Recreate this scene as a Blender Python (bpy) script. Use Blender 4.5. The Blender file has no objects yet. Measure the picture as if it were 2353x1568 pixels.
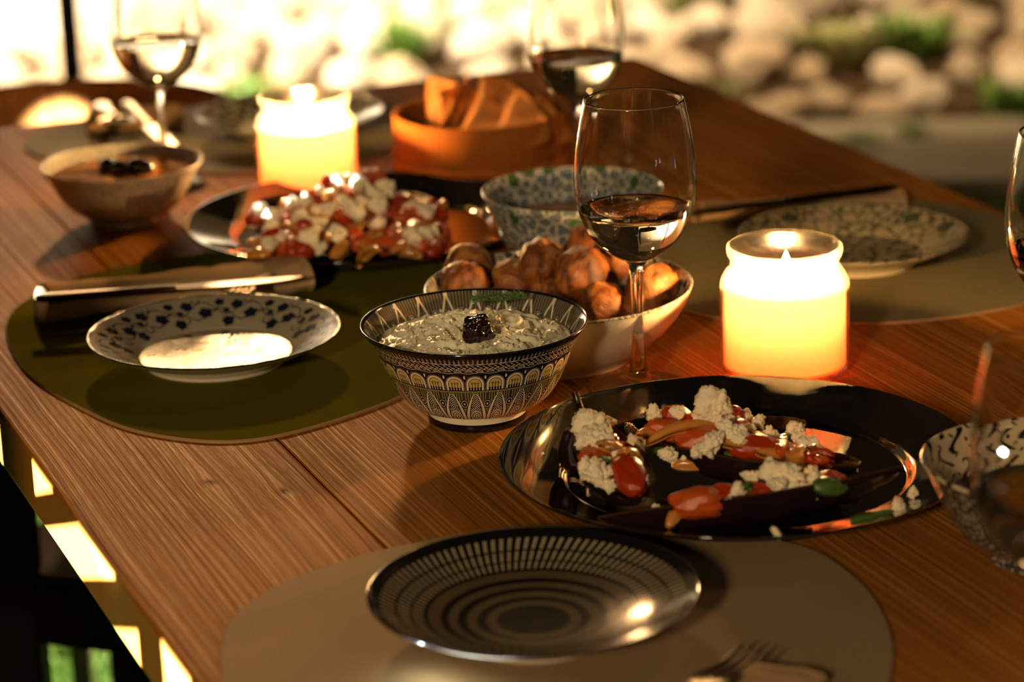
import bpy, bmesh, math, random
import numpy as np
from mathutils import Vector, Matrix, noise

S = bpy.context.scene
PI = math.pi
TZ = 0.75                      # table top height above the ground
rnd = random.Random(7)

# ------------------------------------------------------------------ camera
PITCH, ROLL, FPX, CAMZ = math.radians(17.51), math.radians(1.92), 6282.0, TZ + 0.619
W_, H_ = 2353, 1568
_cp, _sp = math.cos(PITCH), math.sin(PITCH)
cF = Vector((0, _cp, -_sp)); _R = Vector((1, 0, 0)); _U = Vector((0, _sp, _cp))
cR = _R * math.cos(ROLL) - _U * math.sin(ROLL)
cU = _R * math.sin(ROLL) + _U * math.cos(ROLL)
cO = Vector((0, 0, CAMZ))
cd = bpy.data.cameras.new('camera'); cam = bpy.data.objects.new('camera', cd); S.collection.objects.link(cam)
M = Matrix((cR, cU, -cF)).transposed().to_4x4(); M.translation = cO
cam.matrix_world = M
cd.sensor_width = 36; cd.lens = FPX / W_ * 36; cd.clip_start = 0.05; cd.clip_end = 100
cd.dof.use_dof = True; cd.dof.focus_distance = 1.82; cd.dof.aperture_fstop = 4.8
S.camera = cam

def at(x, y, h=0.0):
    """the point seen at photo pixel (x, y) lying h above the table top"""
    d = cF + cR * ((x - W_ / 2) / FPX) - cU * ((y - H_ / 2) / FPX)
    t = (TZ + h - CAMZ) / d.z
    return cO + d * t

# ------------------------------------------------------------------ world, lights, exposure
S.view_settings.view_transform = 'Standard'; S.view_settings.look = 'None'
S.view_settings.gamma = 1; S.view_settings.use_curve_mapping = False
S.view_settings.exposure = 0.0
wd = bpy.data.worlds.new('night'); S.world = wd; wd.use_nodes = True
bgn = wd.node_tree.nodes['Background']; bgn.inputs[0].default_value = (1.0, 0.62, 0.32, 1); bgn.inputs[1].default_value = 0.012
S.cycles.max_bounces = 12; S.cycles.transparent_max_bounces = 24; S.cycles.transmission_bounces = 10
S.cycles.glossy_bounces = 5; S.cycles.diffuse_bounces = 4
S.cycles.use_denoising = True
S.cycles.sample_clamp_indirect = 40.0
S.cycles.caustics_reflective = False
S.cycles.blur_glossy = 0.3

def aim(o, target):
    o.rotation_euler = (Vector(target) - o.location).to_track_quat('-Z', 'Y').to_euler()
def area(name, loc, target, power, size, col, shape='DISK', spread=PI):
    l = bpy.data.lights.new(name, 'AREA'); l.energy = power; l.size = size; l.color = col; l.shape = shape; l.spread = spread
    o = bpy.data.objects.new(name, l); S.collection.objects.link(o); o.location = loc; aim(o, target); return o
def spot(name, loc, target, power, ang, col, rad=0.05, blend=0.4):
    l = bpy.data.lights.new(name, 'SPOT'); l.energy = power; l.spot_size = ang; l.spot_blend = blend; l.color = col; l.shadow_soft_size = rad
    o = bpy.data.objects.new(name, l); S.collection.objects.link(o); o.location = loc; aim(o, target); return o
def point(name, loc, power, col, rad=0.02):
    l = bpy.data.lights.new(name, 'POINT'); l.energy = power; l.color = col; l.shadow_soft_size = rad
    o = bpy.data.objects.new(name, l); S.collection.objects.link(o); o.location = loc; return o

WARM = (1.0, 0.72, 0.42)
spot('back_lamp', (-0.75, 6.5, TZ + 1.75), (-0.42, 1.75, TZ), 640, math.radians(13), (1.0, 0.55, 0.22), 0.11, 1.0)
area('right_fill', (2.8, 5.2, TZ + 3.0), (0.1, 2.0, TZ), 16, 0.5, (1.0, 0.58, 0.26))  # added fill for the right part of the table, no actual source
area('side_fill_lamp', (-1.3, -2.6, TZ + 1.55), (0.0, 1.5, TZ), 98, 0.4, (1.0, 0.70, 0.38))
spot('garden_lamp', (-2.3, 0.95, 0.42), tuple(Vector((-0.27, 1.55, 0.70))), 6500, math.radians(30), (0.90, 0.97, 1.0), 0.02, 0.2)
spot('wall_lamp', (-1.1, 5.0, 1.9), (-0.95, 6.7, 0.2), 1700, math.radians(85), (1.0, 0.86, 0.66), 0.08, 0.9)
spot('bed_lamp', (0.85, 5.25, 1.9), (0.80, 6.85, 0.0), 260, math.radians(72), (1.0, 0.72, 0.44), 0.08, 0.8)
spot('lawn_lamp', (-2.2, 2.6, 0.6), (-0.45, 3.1, 0.0), 1500, math.radians(40), (1.0, 0.92, 0.75), 0.05)
spot('chair_patch_spot', (-1.5, 1.0, 0.50), (-0.525, 3.17, 0.650), 9000, math.radians(1.7), (0.90, 0.95, 1.0), 0.01, 0.3)  # narrow spot added to put a bright patch on the round-backed chair
for i, q in enumerate(((-1.5, 0.4, 2.2), (-0.5, -1.2, 2.35), (1.5, 0.2, 2.3), (1.9, 2.6, 2.3), (0.6, -0.8, 2.4))):
    point('string_light_bulb', q, 1.6, (1.0, 0.72, 0.42), 0.03)

# ------------------------------------------------------------------ object helpers
def link(o, parent=None):
    S.collection.objects.link(o)
    if parent is not None: o.parent = parent
    return o
def tag(o, label=None, cat=None, group=None, kind=None):
    if label: o['label'] = label
    if cat: o['category'] = cat
    if group: o['group'] = group
    if kind: o['kind'] = kind
    return o
def thing(name, label, cat, loc, rz=0.0, group=None):
    o = bpy.data.objects.new(name, None); o.empty_display_size = 0.02
    link(o); o.location = loc; o.rotation_euler = (0, 0, rz)
    return tag(o, label, cat, group)
def mk(name, verts, faces, mats, parent=None, smooth=True, mi=None, loc=None):
    me = bpy.data.meshes.new(name); me.from_pydata([tuple(v) for v in verts], [], faces)
    if not isinstance(mats, (list, tuple)): mats = [mats]
    for m in mats: me.materials.append(m)
    if mi is not None: me.polygons.foreach_set('material_index', mi)
    if smooth: me.polygons.foreach_set('use_smooth', [True] * len(me.polygons))
    me.validate(); me.update()
    o = bpy.data.objects.new(name, me); link(o, parent)
    if loc is not None: o.location = loc
    return o
def inst(name, me, parent=None, loc=(0, 0, 0), rot=(0, 0, 0), sc=(1, 1, 1)):
    o = bpy.data.objects.new(name, me); link(o, parent); o.location = loc; o.rotation_euler = rot; o.scale = sc; return o
def bevel(o, w=0.002, seg=2):
    m = o.modifiers.new('bevel', 'BEVEL'); m.width = w; m.segments = seg; m.limit_method = 'ANGLE'; return o
def smoothp(p, n=6):
    """Catmull-Rom through the points; a repeated point keeps a corner"""
    out = []
    for i in range(len(p) - 1):
        a = p[max(i - 1, 0)]; b = p[i]; c = p[i + 1]; d = p[min(i + 2, len(p) - 1)]
        for k in range(n):
            t = k / n
            out.append(tuple(0.5 * (2 * b[j] + (c[j] - a[j]) * t + (2 * a[j] - 5 * b[j] + 4 * c[j] - d[j]) * t * t + (3 * b[j] - a[j] - 3 * c[j] + d[j]) * t ** 3) for j in range(len(b))))
    out.append(tuple(p[-1])); return out
def lathe(name, prof, mats, parent=None, seg=96, mif=None, loc=None, smooth=True, wob=None):
    n = len(prof); vs = []; fs = []; mi = []
    for k in range(seg):
        a = 2 * PI * k / seg; c, s = math.cos(a), math.sin(a)
        for (r, z) in prof:
            if wob: r = r * wob(a, z)
            vs.append((r * c, r * s, z))
    for k in range(seg):
        k2 = (k + 1) % seg
        for i in range(n - 1):
            if prof[i][0] < 1e-6 and prof[i + 1][0] < 1e-6: continue
            if prof[i][0] < 1e-6: fs.append((k * n + i, k2 * n + i + 1, k * n + i + 1))
            elif prof[i + 1][0] < 1e-6: fs.append((k * n + i, k2 * n + i, k * n + i + 1))
            else: fs.append((k * n + i, k2 * n + i, k2 * n + i + 1, k * n + i + 1))
            mi.append(mif(i, prof[i], prof[i + 1]) if mif else 0)
    o = mk(name, vs, fs, mats, parent, smooth, mi, loc)
    bm = bmesh.new(); bm.from_mesh(o.data); bmesh.ops.remove_doubles(bm, verts=bm.verts, dist=1e-6)
    bm.to_mesh(o.data); bm.free(); return o
def box(name, lo, hi, mat, parent=None, bev=0.0, loc=None, rz=0):
    x0, y0, z0 = lo; x1, y1, z1 = hi
    vs = [(x, y, z) for z in (z0, z1) for y in (y0, y1) for x in (x0, x1)]
    fs = [(0, 2, 3, 1), (4, 5, 7, 6), (0, 1, 5, 4), (2, 6, 7, 3), (0, 4, 6, 2), (1, 3, 7, 5)]
    o = mk(name, vs, fs, mat, parent, False, loc=loc)
    if rz: o.rotation_euler = (0, 0, rz)
    if bev: bevel(o, bev)
    return o
def tube(name, pts, rad, mat, parent=None, seg=12, flat=1.0, cap=True):
    """sweep of an ellipse along points; rad per point or number"""
    pts = [Vector(p) for p in pts]; n = len(pts); vs = []; fs = []
    if not hasattr(rad, '__len__'): rad = [rad] * n
    for i, p in enumerate(pts):
        t = (pts[min(i + 1, n - 1)] - pts[max(i - 1, 0)]).normalized()
        up = Vector((0, 0, 1)) if abs(t.z) < 0.9 else Vector((0, 1, 0))
        s = t.cross(up).normalized(); u = s.cross(t)
        for k in range(seg):
            a = 2 * PI * k / seg
            vs.append(p + s * math.cos(a) * rad[i] + u * math.sin(a) * rad[i] * flat)
    for i in range(n - 1):
        for k in range(seg):
            k2 = (k + 1) % seg
            fs.append((i * seg + k, i * seg + k2, (i + 1) * seg + k2, (i + 1) * seg + k))
    if cap: fs.append(tuple(range(seg))[::-1]); fs.append(tuple((n - 1) * seg + k for k in range(seg)))
    return mk(name, vs, fs, mat, parent)

# ------------------------------------------------------------------ node mini language
class X:
    """wraps a shader socket (or a number); arithmetic on it builds Math nodes"""
    def __init__(s, nt, v): s.nt, s.v = nt, v
    def _n(s, op, *a, clamp=False):
        n = s.nt.nodes.new('ShaderNodeMath'); n.operation = op; n.use_clamp = clamp
        for i, q in enumerate(a):
            q = q.v if isinstance(q, X) else q
            if isinstance(q, (int, float)): n.inputs[i].default_value = q
            else: s.nt.links.new(q, n.inputs[i])
        return X(s.nt, n.outputs[0])
    def __add__(s, o): return s._n('ADD', s, o)
    __radd__ = __add__
    def __sub__(s, o): return s._n('SUBTRACT', s, o)
    def __rsub__(s, o): return s._n('SUBTRACT', o, s)
    def __mul__(s, o): return s._n('MULTIPLY', s, o)
    __rmul__ = __mul__
    def __truediv__(s, o): return s._n('DIVIDE', s, o)
    def __rtruediv__(s, o): return s._n('DIVIDE', o, s)
    def __lt__(s, o): return s._n('LESS_THAN', s, o)
    def __gt__(s, o): return s._n('GREATER_THAN', s, o)
    def __neg__(s): return s * -1
    def __pow__(s, o): return s._n('POWER', s, o)
    def abs(s): return s._n('ABSOLUTE', s)
    def sin(s): return s._n('SINE', s)
    def cos(s): return s._n('COSINE', s)
    def fract(s): return s._n('FRACT', s)
    def floor(s): return s._n('FLOOR', s)
    def sqrt(s): return s._n('SQRT', s)
    def min(s, o): return s._n('MINIMUM', s, o)
    def max(s, o): return s._n('MAXIMUM', s, o)
    def clamp(s): return s._n('ADD', s, 0.0, clamp=True)
    def band(s, a, b): return (s > a) * (s < b)
    def cell(s, n): return (s * n).fract() - 0.5
def OR(*m):
    r = m[0]
    for k in m[1:]: r = r.max(k)
    return r
def newmat(name):
    m = bpy.data.materials.new(name); m.use_nodes = True
    return m, m.node_tree, m.node_tree.nodes['Principled BSDF']
def coords(nt):
    tc = nt.nodes.new('ShaderNodeTexCoord'); sp = nt.nodes.new('ShaderNodeSeparateXYZ')
    nt.links.new(tc.outputs['Object'], sp.inputs[0])
    x, y, z = (X(nt, sp.outputs[i]) for i in range(3))
    return tc.outputs['Object'], x, y, z
def polar(nt):
    co, x, y, z = coords(nt)
    r = (x * x + y * y).sqrt(); a = x._n('ARCTAN2', y, x) / (2 * PI) + 0.5
    return co, r, a, z
def mixc(nt, fac, a, b):
    n = nt.nodes.new('ShaderNodeMix'); n.data_type = 'RGBA'
    for s, v in ((0, fac), (6, a), (7, b)):
        v = v.v if isinstance(v, X) else v
        if isinstance(v, (tuple, list)): n.inputs[s].default_value = (*v[:3], 1)
        elif isinstance(v, (int, float)): n.inputs[s].default_value = v
        else: nt.links.new(v, n.inputs[s])
    return n.outputs[2]
def noise_n(nt, co, scale=(1, 1, 1), s=5.0, detail=3.0, rough=0.5, loc=(0, 0, 0), out=0, dist=0.0):
    mp = nt.nodes.new('ShaderNodeMapping'); mp.inputs['Scale'].default_value = scale; mp.inputs['Location'].default_value = loc
    nt.links.new(co, mp.inputs[0])
    n = nt.nodes.new('ShaderNodeTexNoise'); n.inputs['Scale'].default_value = s; n.inputs['Detail'].default_value = detail
    n.inputs['Roughness'].default_value = rough; n.inputs['Distortion'].default_value = dist
    nt.links.new(mp.outputs[0], n.inputs[0]); return X(nt, n.outputs[out])
def voro(nt, co, s=5.0, feature='F1', rand=1.0):
    n = nt.nodes.new('ShaderNodeTexVoronoi'); n.inputs['Scale'].default_value = s; n.feature = feature; n.inputs['Randomness'].default_value = rand
    nt.links.new(co, n.inputs[0]); return X(nt, n.outputs[0])
def ramp(nt, fac, stops):
    n = nt.nodes.new('ShaderNodeValToRGB'); cr = n.color_ramp
    nt.links.new(fac.v, n.inputs[0])
    while len(cr.elements) < len(stops): cr.elements.new(0.5)
    for e, (p, c) in zip(cr.elements, stops): e.position = p; e.color = (*c, 1)
    return n.outputs[0]
def bump(nt, bs, h, strength=0.3, dist=0.001):
    b = nt.nodes.new('ShaderNodeBump'); b.inputs['Strength'].default_value = strength; b.inputs['Distance'].default_value = dist
    nt.links.new(h.v if isinstance(h, X) else h, b.inputs['Height']); nt.links.new(b.outputs[0], bs.inputs['Normal'])
def simple(name, col, rough=0.5, metal=0.0, spec=0.5, coat=0.0, vary=0.0, vs=40.0, bmp=0.0, bs_=80.0, sss=0.0, sr=(1, .4, .15), sscale=0.005, bdist=0.001):
    m, nt, b = newmat(name)
    b.inputs['Base Color'].default_value = (*col, 1); b.inputs['Roughness'].default_value = rough; b.inputs['Metallic'].default_value = metal
    b.inputs['Specular IOR Level'].default_value = spec; b.inputs['Coat Weight'].default_value = coat; b.inputs['Coat Roughness'].default_value = 0.05
    co = coords(nt)[0]
    n = noise_n(nt, co, s=vs, detail=4)
    v = max(vary, 0.04)
    nt.links.new(mixc(nt, n, tuple(c * (1 - v) for c in col), tuple(min(1, c * (1 + v)) for c in col)), b.inputs['Base Color'])
    if bmp: bump(nt, b, noise_n(nt, co, s=bs_, detail=5), bmp, bdist)
    if sss: b.inputs['Subsurface Weight'].default_value = sss; b.inputs['Subsurface Radius'].default_value = sr; b.inputs['Subsurface Scale'].default_value = sscale
    return m

# ------------------------------------------------------------------ materials
def wood_mat(name, base, dark, light, rough=0.42, bscale=1.0, knots=()):
    m, nt, b = newmat(name)
    tc, x, y, z = coords(nt)
    oi = nt.nodes.new('ShaderNodeObjectInfo'); rn = X(nt, oi.outputs['Random'])
    yy = y; fall = None
    for (kx, ky, ax, ay, amp) in knots:
        dx, dy = (x - kx) / ax, (y - ky) / ay
        g = 1 / (1 + dx * dx + dy * dy); g = g * g
        yy = yy + (y - ky) * g * (-amp)
        core = 1 / (1 + (x - kx) * (x - kx) * 26000 + (y - ky) * (y - ky) * 60000)
        fall = core if fall is None else fall.max(core)
    cb = nt.nodes.new('ShaderNodeCombineXYZ'); nt.links.new(x.v, cb.inputs[0]); nt.links.new(yy.v, cb.inputs[1]); nt.links.new((z * 0.8 + rn * 3.7).v, cb.inputs[2])
    co = cb.outputs[0]
    warp = noise_n(nt, co, (1.3, 5.0, 1.0), 1.6, 2.0)
    vv = yy + (warp - 0.5) * 0.016 + rn * 2.3
    vv = vv + noise_n(nt, co, (0.8, 9, 4), 3.0, 1.0) * 0.006
    cb2 = nt.nodes.new('ShaderNodeCombineXYZ'); nt.links.new((x * 0.35).v, cb2.inputs[0]); nt.links.new(vv.v, cb2.inputs[1])
    g1 = noise_n(nt, cb2.outputs[0], (0.45, 185, 1), 2.1, 1.0, 0.4)          # growth rings
    g2 = noise_n(nt, cb2.outputs[0], (3, 420, 1), 2.0, 2.0, 0.6)         # fine fibres
    pore = noise_n(nt, co, (40, 900, 1), 1.0, 2.0)
    h = g1 * 0.72 + g2 * 0.28
    c = ramp(nt, h, [(0.34, dark), (0.45, base), (0.56, base), (0.62, light)])
    c = mixc(nt, noise_n(nt, co, (1, 3, 1), 3.0, 2.0) * 0.35, c, dark)
    if fall is not None: c = mixc(nt, (fall - 0.25).clamp() * 1.1, c, (0.05, 0.02, 0.008))
    nt.links.new(c, b.inputs['Base Color'])
    rr = (g1 * -0.25 + pore * 0.2 + rough + 0.05).clamp(); nt.links.new(rr.v, b.inputs['Roughness'])
    b.inputs['Specular IOR Level'].default_value = 0.006
    bh = g1 * 1.0 + g2 * 0.35 + pore * 0.25
    if fall is not None: bh = bh - fall * 1.5
    bump(nt, b, bh, 0.55 * bscale, 0.0012)
    return m
# knot seen near the front of the left plank, in table coordinates (x along, y across)
WOOD = wood_mat('oiled_fir', (0.39, 0.150, 0.026), (0.23, 0.078, 0.012), (0.58, 0.27, 0.062), 0.40)
CHAIRWOOD = wood_mat('chair_wood', (0.30, 0.12, 0.03), (0.16, 0.06, 0.015), (0.42, 0.19, 0.06), 0.5, 0.4)
BAMBOO = wood_mat('steamed_wood', (0.36, 0.115, 0.02), (0.24, 0.065, 0.01), (0.44, 0.16, 0.035), 0.55, 0.3)
BLACKM = simple('black_powder_coat', (0.004, 0.004, 0.004), 0.6, 0.0, 0.15, bmp=0.1, bs_=900)
CHROME = simple('dull_steel_tube', (0.5, 0.5, 0.48), 0.35, 1.0)
STEEL = simple('brushed_steel', (0.42, 0.37, 0.30), 0.32, 1.0, bmp=0.03, bs_=600)
OLIVE = simple('olive_vinyl', (0.125, 0.115, 0.010), 0.8, spec=0.0, bmp=0.06, bs_=1500)
TAUPE = simple('taupe_vinyl', (0.34, 0.245, 0.14), 0.65, spec=0.03, bmp=0.06, bs_=1500)
SAGE = simple('sage_vinyl', (0.22, 0.19, 0.10), 0.65, spec=0.03, bmp=0.06, bs_=1500)
MATEDGE = simple('mat_edge', (0.42, 0.25, 0.12), 0.6)
NAPKIN = simple('linen', (0.50, 0.33, 0.17), 1.0, spec=0.0, bmp=0.25, bs_=1800, vary=0.08)
BLKGL = simple('black_glaze', (0.006, 0.0055, 0.006), 0.05, spec=0.8, coat=0.8, bmp=0.012, bs_=30)
WHITEGL = simple('cream_glaze', (0.72, 0.66, 0.52), 0.15, spec=0.5, coat=0.3)
FETA = simple('feta', (0.99, 0.86, 0.62), 0.85, spec=0.04, vary=0.06, vs=300, bmp=0.3, bs_=900, bdist=0.0008)
TOM = simple('tomato', (0.40, 0.032, 0.005), 0.22, spec=0.6, vary=0.35, vs=120, bmp=0.15, bs_=250, sss=0.25, sr=(1, .2, .05), sscale=0.003)
TOMO = simple('orange_tomato', (0.55, 0.09, 0.01), 0.25, spec=0.6, vary=0.35, vs=120, bmp=0.15, bs_=250, sss=0.25, sr=(1, .3, .05), sscale=0.003)
ONION = simple('cooked_onion', (0.60, 0.25, 0.045), 0.2, spec=0.6, vary=0.25, vs=150, bmp=0.1, bs_=300, sss=0.3, sr=(1, .5, .15), sscale=0.004)
EGGSKIN = simple('aubergine_skin', (0.018, 0.007, 0.009), 0.22, spec=0.5, vary=0.5, vs=60, bmp=0.35, bs_=90, bdist=0.002)
EGGFLESH = simple('aubergine_flesh', (0.10, 0.045, 0.012), 0.5, spec=0.2, vary=0.5, vs=200, bmp=0.6, bs_=250, bdist=0.002)
HERB = simple('basil_green', (0.06, 0.12, 0.018), 0.4, vary=0.3, vs=200, bmp=0.2, bs_=300)
DILL = simple('dill_green', (0.07, 0.15, 0.03), 0.5)
DATE = simple('dried_black_olive', (0.012, 0.004, 0.004), 0.14, spec=0.7, bmp=0.5, bs_=260, bdist=0.0012)
HUMMUS = simple('orange_dip', (0.40, 0.16, 0.025), 0.8, spec=0.08, vary=0.3, vs=90, bmp=0.4, bs_=120, bdist=0.003)
SAUCE = simple('amber_sauce', (0.33, 0.13, 0.03), 0.2, vary=0.3, vs=60, bmp=0.1, bs_=60)
PLASTER = simple('cream_plaster', (0.80, 0.70, 0.55), 0.9, spec=0.1, vary=0.05, vs=3, bmp=0.1, bs_=60)
PAVING = simple('pale_stone_paving', (0.36, 0.31, 0.21), 0.85, spec=0.15, vary=0.2, vs=5, bmp=0.3, bs_=60, bdist=0.004)
SOIL = simple('garden_soil', (0.055, 0.032, 0.015), 0.95, spec=0.05, vary=0.5, vs=20, bmp=0.8, bs_=30, bdist=0.01)
LAWN = simple('lawn_ground', (0.06, 0.12, 0.018), 0.95, spec=0.05, vary=0.6, vs=18, bmp=0.8, bs_=60, bdist=0.01)
GRASSB = simple('grass_blade', (0.16, 0.26, 0.05), 0.6, vary=0.35, vs=8)
LEAFG = simple('leaf_green', (0.13, 0.24, 0.03), 0.5, vary=0.4, vs=6)
LEAFO = simple('leaf_olive', (0.30, 0.29, 0.10), 0.5, vary=0.4, vs=6)
WICK = simple('charred_wick', (0.01, 0.008, 0.006), 0.9)
FENCE = wood_mat('fence_wood', (0.16, 0.085, 0.035), (0.06, 0.03, 0.012), (0.24, 0.13, 0.06), 0.7, 0.5)

def rock_mat():
    m, nt, b = newmat('pale_stone'); co = coords(nt)[0]
    oi = nt.nodes.new('ShaderNodeObjectInfo'); rn = X(nt, oi.outputs['Random'])
    c = mixc(nt, rn, (0.46, 0.34, 0.20), (0.74, 0.64, 0.47))
    c = mixc(nt, noise_n(nt, co, s=14, detail=5) * 0.5, c, (0.25, 0.16, 0.08))
    nt.links.new(c, b.inputs['Base Color']); b.inputs['Roughness'].default_value = 0.9; b.inputs['Specular IOR Level'].default_value = 0.2
    bump(nt, b, noise_n(nt, co, s=25, detail=6), 0.6, 0.008); return m
ROCK = rock_mat()

def bread_mat():
    m, nt, b = newmat('pita_crust'); co = coords(nt)[0]
    n = noise_n(nt, co, s=45, detail=4, rough=0.6)
    c = ramp(nt, n, [(0.35, (0.50, 0.22, 0.05)), (0.55, (0.42, 0.16, 0.028)), (0.72, (0.24, 0.07, 0.012))])
    nt.links.new(c, b.inputs['Base Color']); b.inputs['Roughness'].default_value = 0.7
    bump(nt, b, noise_n(nt, co, s=80, detail=5), 0.4, 0.002); return m
BREAD = bread_mat()
def potato_mat():
    m, nt, b = newmat('roasted_crust'); co = coords(nt)[0]
    oi = nt.nodes.new('ShaderNodeObjectInfo')
    n = noise_n(nt, co, (1, 1, 2.2), s=38, detail=6, rough=0.65, dist=0.8)
    c = ramp(nt, n, [(0.36, (0.06, 0.017, 0.004)), (0.50, (0.24, 0.07, 0.013)), (0.63, (0.44, 0.17, 0.035)), (0.76, (0.56, 0.28, 0.08))])
    nt.links.new(c, b.inputs['Base Color']); b.inputs['Roughness'].default_value = 0.42
    bump(nt, b, noise_n(nt, co, (1, 1, 2.5), s=60, detail=6, rough=0.7, dist=0.6), 0.9, 0.003); return m
ROAST = potato_mat()
def yog_mat():
    m, nt, b = newmat('yogurt'); co = coords(nt)[0]
    c = mixc(nt, noise_n(nt, co, s=70, detail=4), (0.80, 0.78, 0.56), (0.92, 0.87, 0.68))
    cu = noise_n(nt, co, (1, 2.2, 1), s=110, detail=2, dist=1.0) > 0.66
    c = mixc(nt, cu * 0.55, c, (0.30, 0.29, 0.12))
    fl = noise_n(nt, co, (3, 1, 1), s=260, detail=1, loc=(3, 1, 0)) > 0.70
    c = mixc(nt, fl * 0.9, c, (0.04, 0.07, 0.02))
    nt.links.new(c, b.inputs['Base Color']); b.inputs['Roughness'].default_value = 0.3
    b.inputs['Specular IOR Level'].default_value = 0.6
    b.inputs['Subsurface Weight'].default_value = 0.15; b.inputs['Subsurface Radius'].default_value = (1, .8, .5); b.inputs['Subsurface Scale'].default_value = 0.002
    bump(nt, b, noise_n(nt, co, s=160, detail=5, dist=0.5), 0.6, 0.0015); return m
YOG = yog_mat()

def thin_glass(name, tint=(1, 1, 1), ior=1.5, rough=0.0, haze=0.075):
    m = bpy.data.materials.new(name); m.use_nodes = True; nt = m.node_tree; nt.nodes.clear()
    o = nt.nodes.new('ShaderNodeOutputMaterial'); mx = nt.nodes.new('ShaderNodeMixShader')
    t = nt.nodes.new('ShaderNodeBsdfTransparent'); t.inputs[0].default_value = (*tint, 1)
    g = nt.nodes.new('ShaderNodeBsdfGlossy'); g.inputs['Roughness'].default_value = rough
    lw = nt.nodes.new('ShaderNodeLayerWeight'); lw.inputs[0].default_value = 0.5
    f = X(nt, lw.outputs['Facing']) ** 4.0 * 0.9 + 0.06
    nt.links.new(f.v, mx.inputs[0]); nt.links.new(t.outputs[0], mx.inputs[1]); nt.links.new(g.outputs[0], mx.inputs[2])
    df = nt.nodes.new('ShaderNodeBsdfTranslucent'); df.inputs[0].default_value = (0.95, 0.85, 0.6, 1)
    m2 = nt.nodes.new('ShaderNodeMixShader'); m2.inputs[0].default_value = haze
    nt.links.new(mx.outputs[0], m2.inputs[1]); nt.links.new(df.outputs[0], m2.inputs[2])
    nt.links.new(m2.outputs[0], o.inputs[0]); return m
JARGL = thin_glass('jar_glass', (0.97, 0.95, 0.90), 1.45, 0.14)
def real_glass(name, col, ior, rough=0.0):
    m, nt, b = newmat(name)
    b.inputs['Base Color'].default_value = (*col, 1); b.inputs['Transmission Weight'].default_value = 1.0
    b.inputs['Roughness'].default_value = rough; b.inputs['IOR'].default_value = ior
    return m
WINEGL = real_glass('wine_glass_crystal', (0.985, 0.98, 0.96), 1.5)
WINE = real_glass('white_wine', (0.97, 0.90, 0.70), 1.34)
def wax_mat():
    """translucent skin over an absorbing body: deeper light comes out more orange"""
    m, nt, b = newmat('candle_wax')
    b.inputs['Base Color'].default_value = (0.95, 0.88, 0.72, 1); b.inputs['Roughness'].default_value = 0.4
    t = nt.nodes.new('ShaderNodeBsdfTranslucent'); t.inputs[0].default_value = (0.99, 0.94, 0.82, 1)
    mx = nt.nodes.new('ShaderNodeMixShader'); mx.inputs[0].default_value = 0.72
    va = nt.nodes.new('ShaderNodeVolumeAbsorption'); va.inputs[0].default_value = (1.0, 0.49, 0.06, 1); va.inputs[1].default_value = 58
    out = [n for n in nt.nodes if n.type == 'OUTPUT_MATERIAL'][0]
    nt.links.new(b.outputs[0], mx.inputs[1]); nt.links.new(t.outputs[0], mx.inputs[2])
    nt.links.new(mx.outputs[0], out.inputs['Surface']); nt.links.new(va.outputs[0], out.inputs['Volume'])
    return m
WAX = wax_mat()
def flame_mat():
    m = bpy.data.materials.new('candle_flame'); m.use_nodes = True; nt = m.node_tree; nt.nodes.clear()
    o = nt.nodes.new('ShaderNodeOutputMaterial'); e = nt.nodes.new('ShaderNodeEmission')
    e.inputs[0].default_value = (1, 0.62, 0.22, 1); e.inputs[1].default_value = 120
    nt.links.new(e.outputs[0], o.inputs[0]); return m
FLAME = flame_mat()

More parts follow.
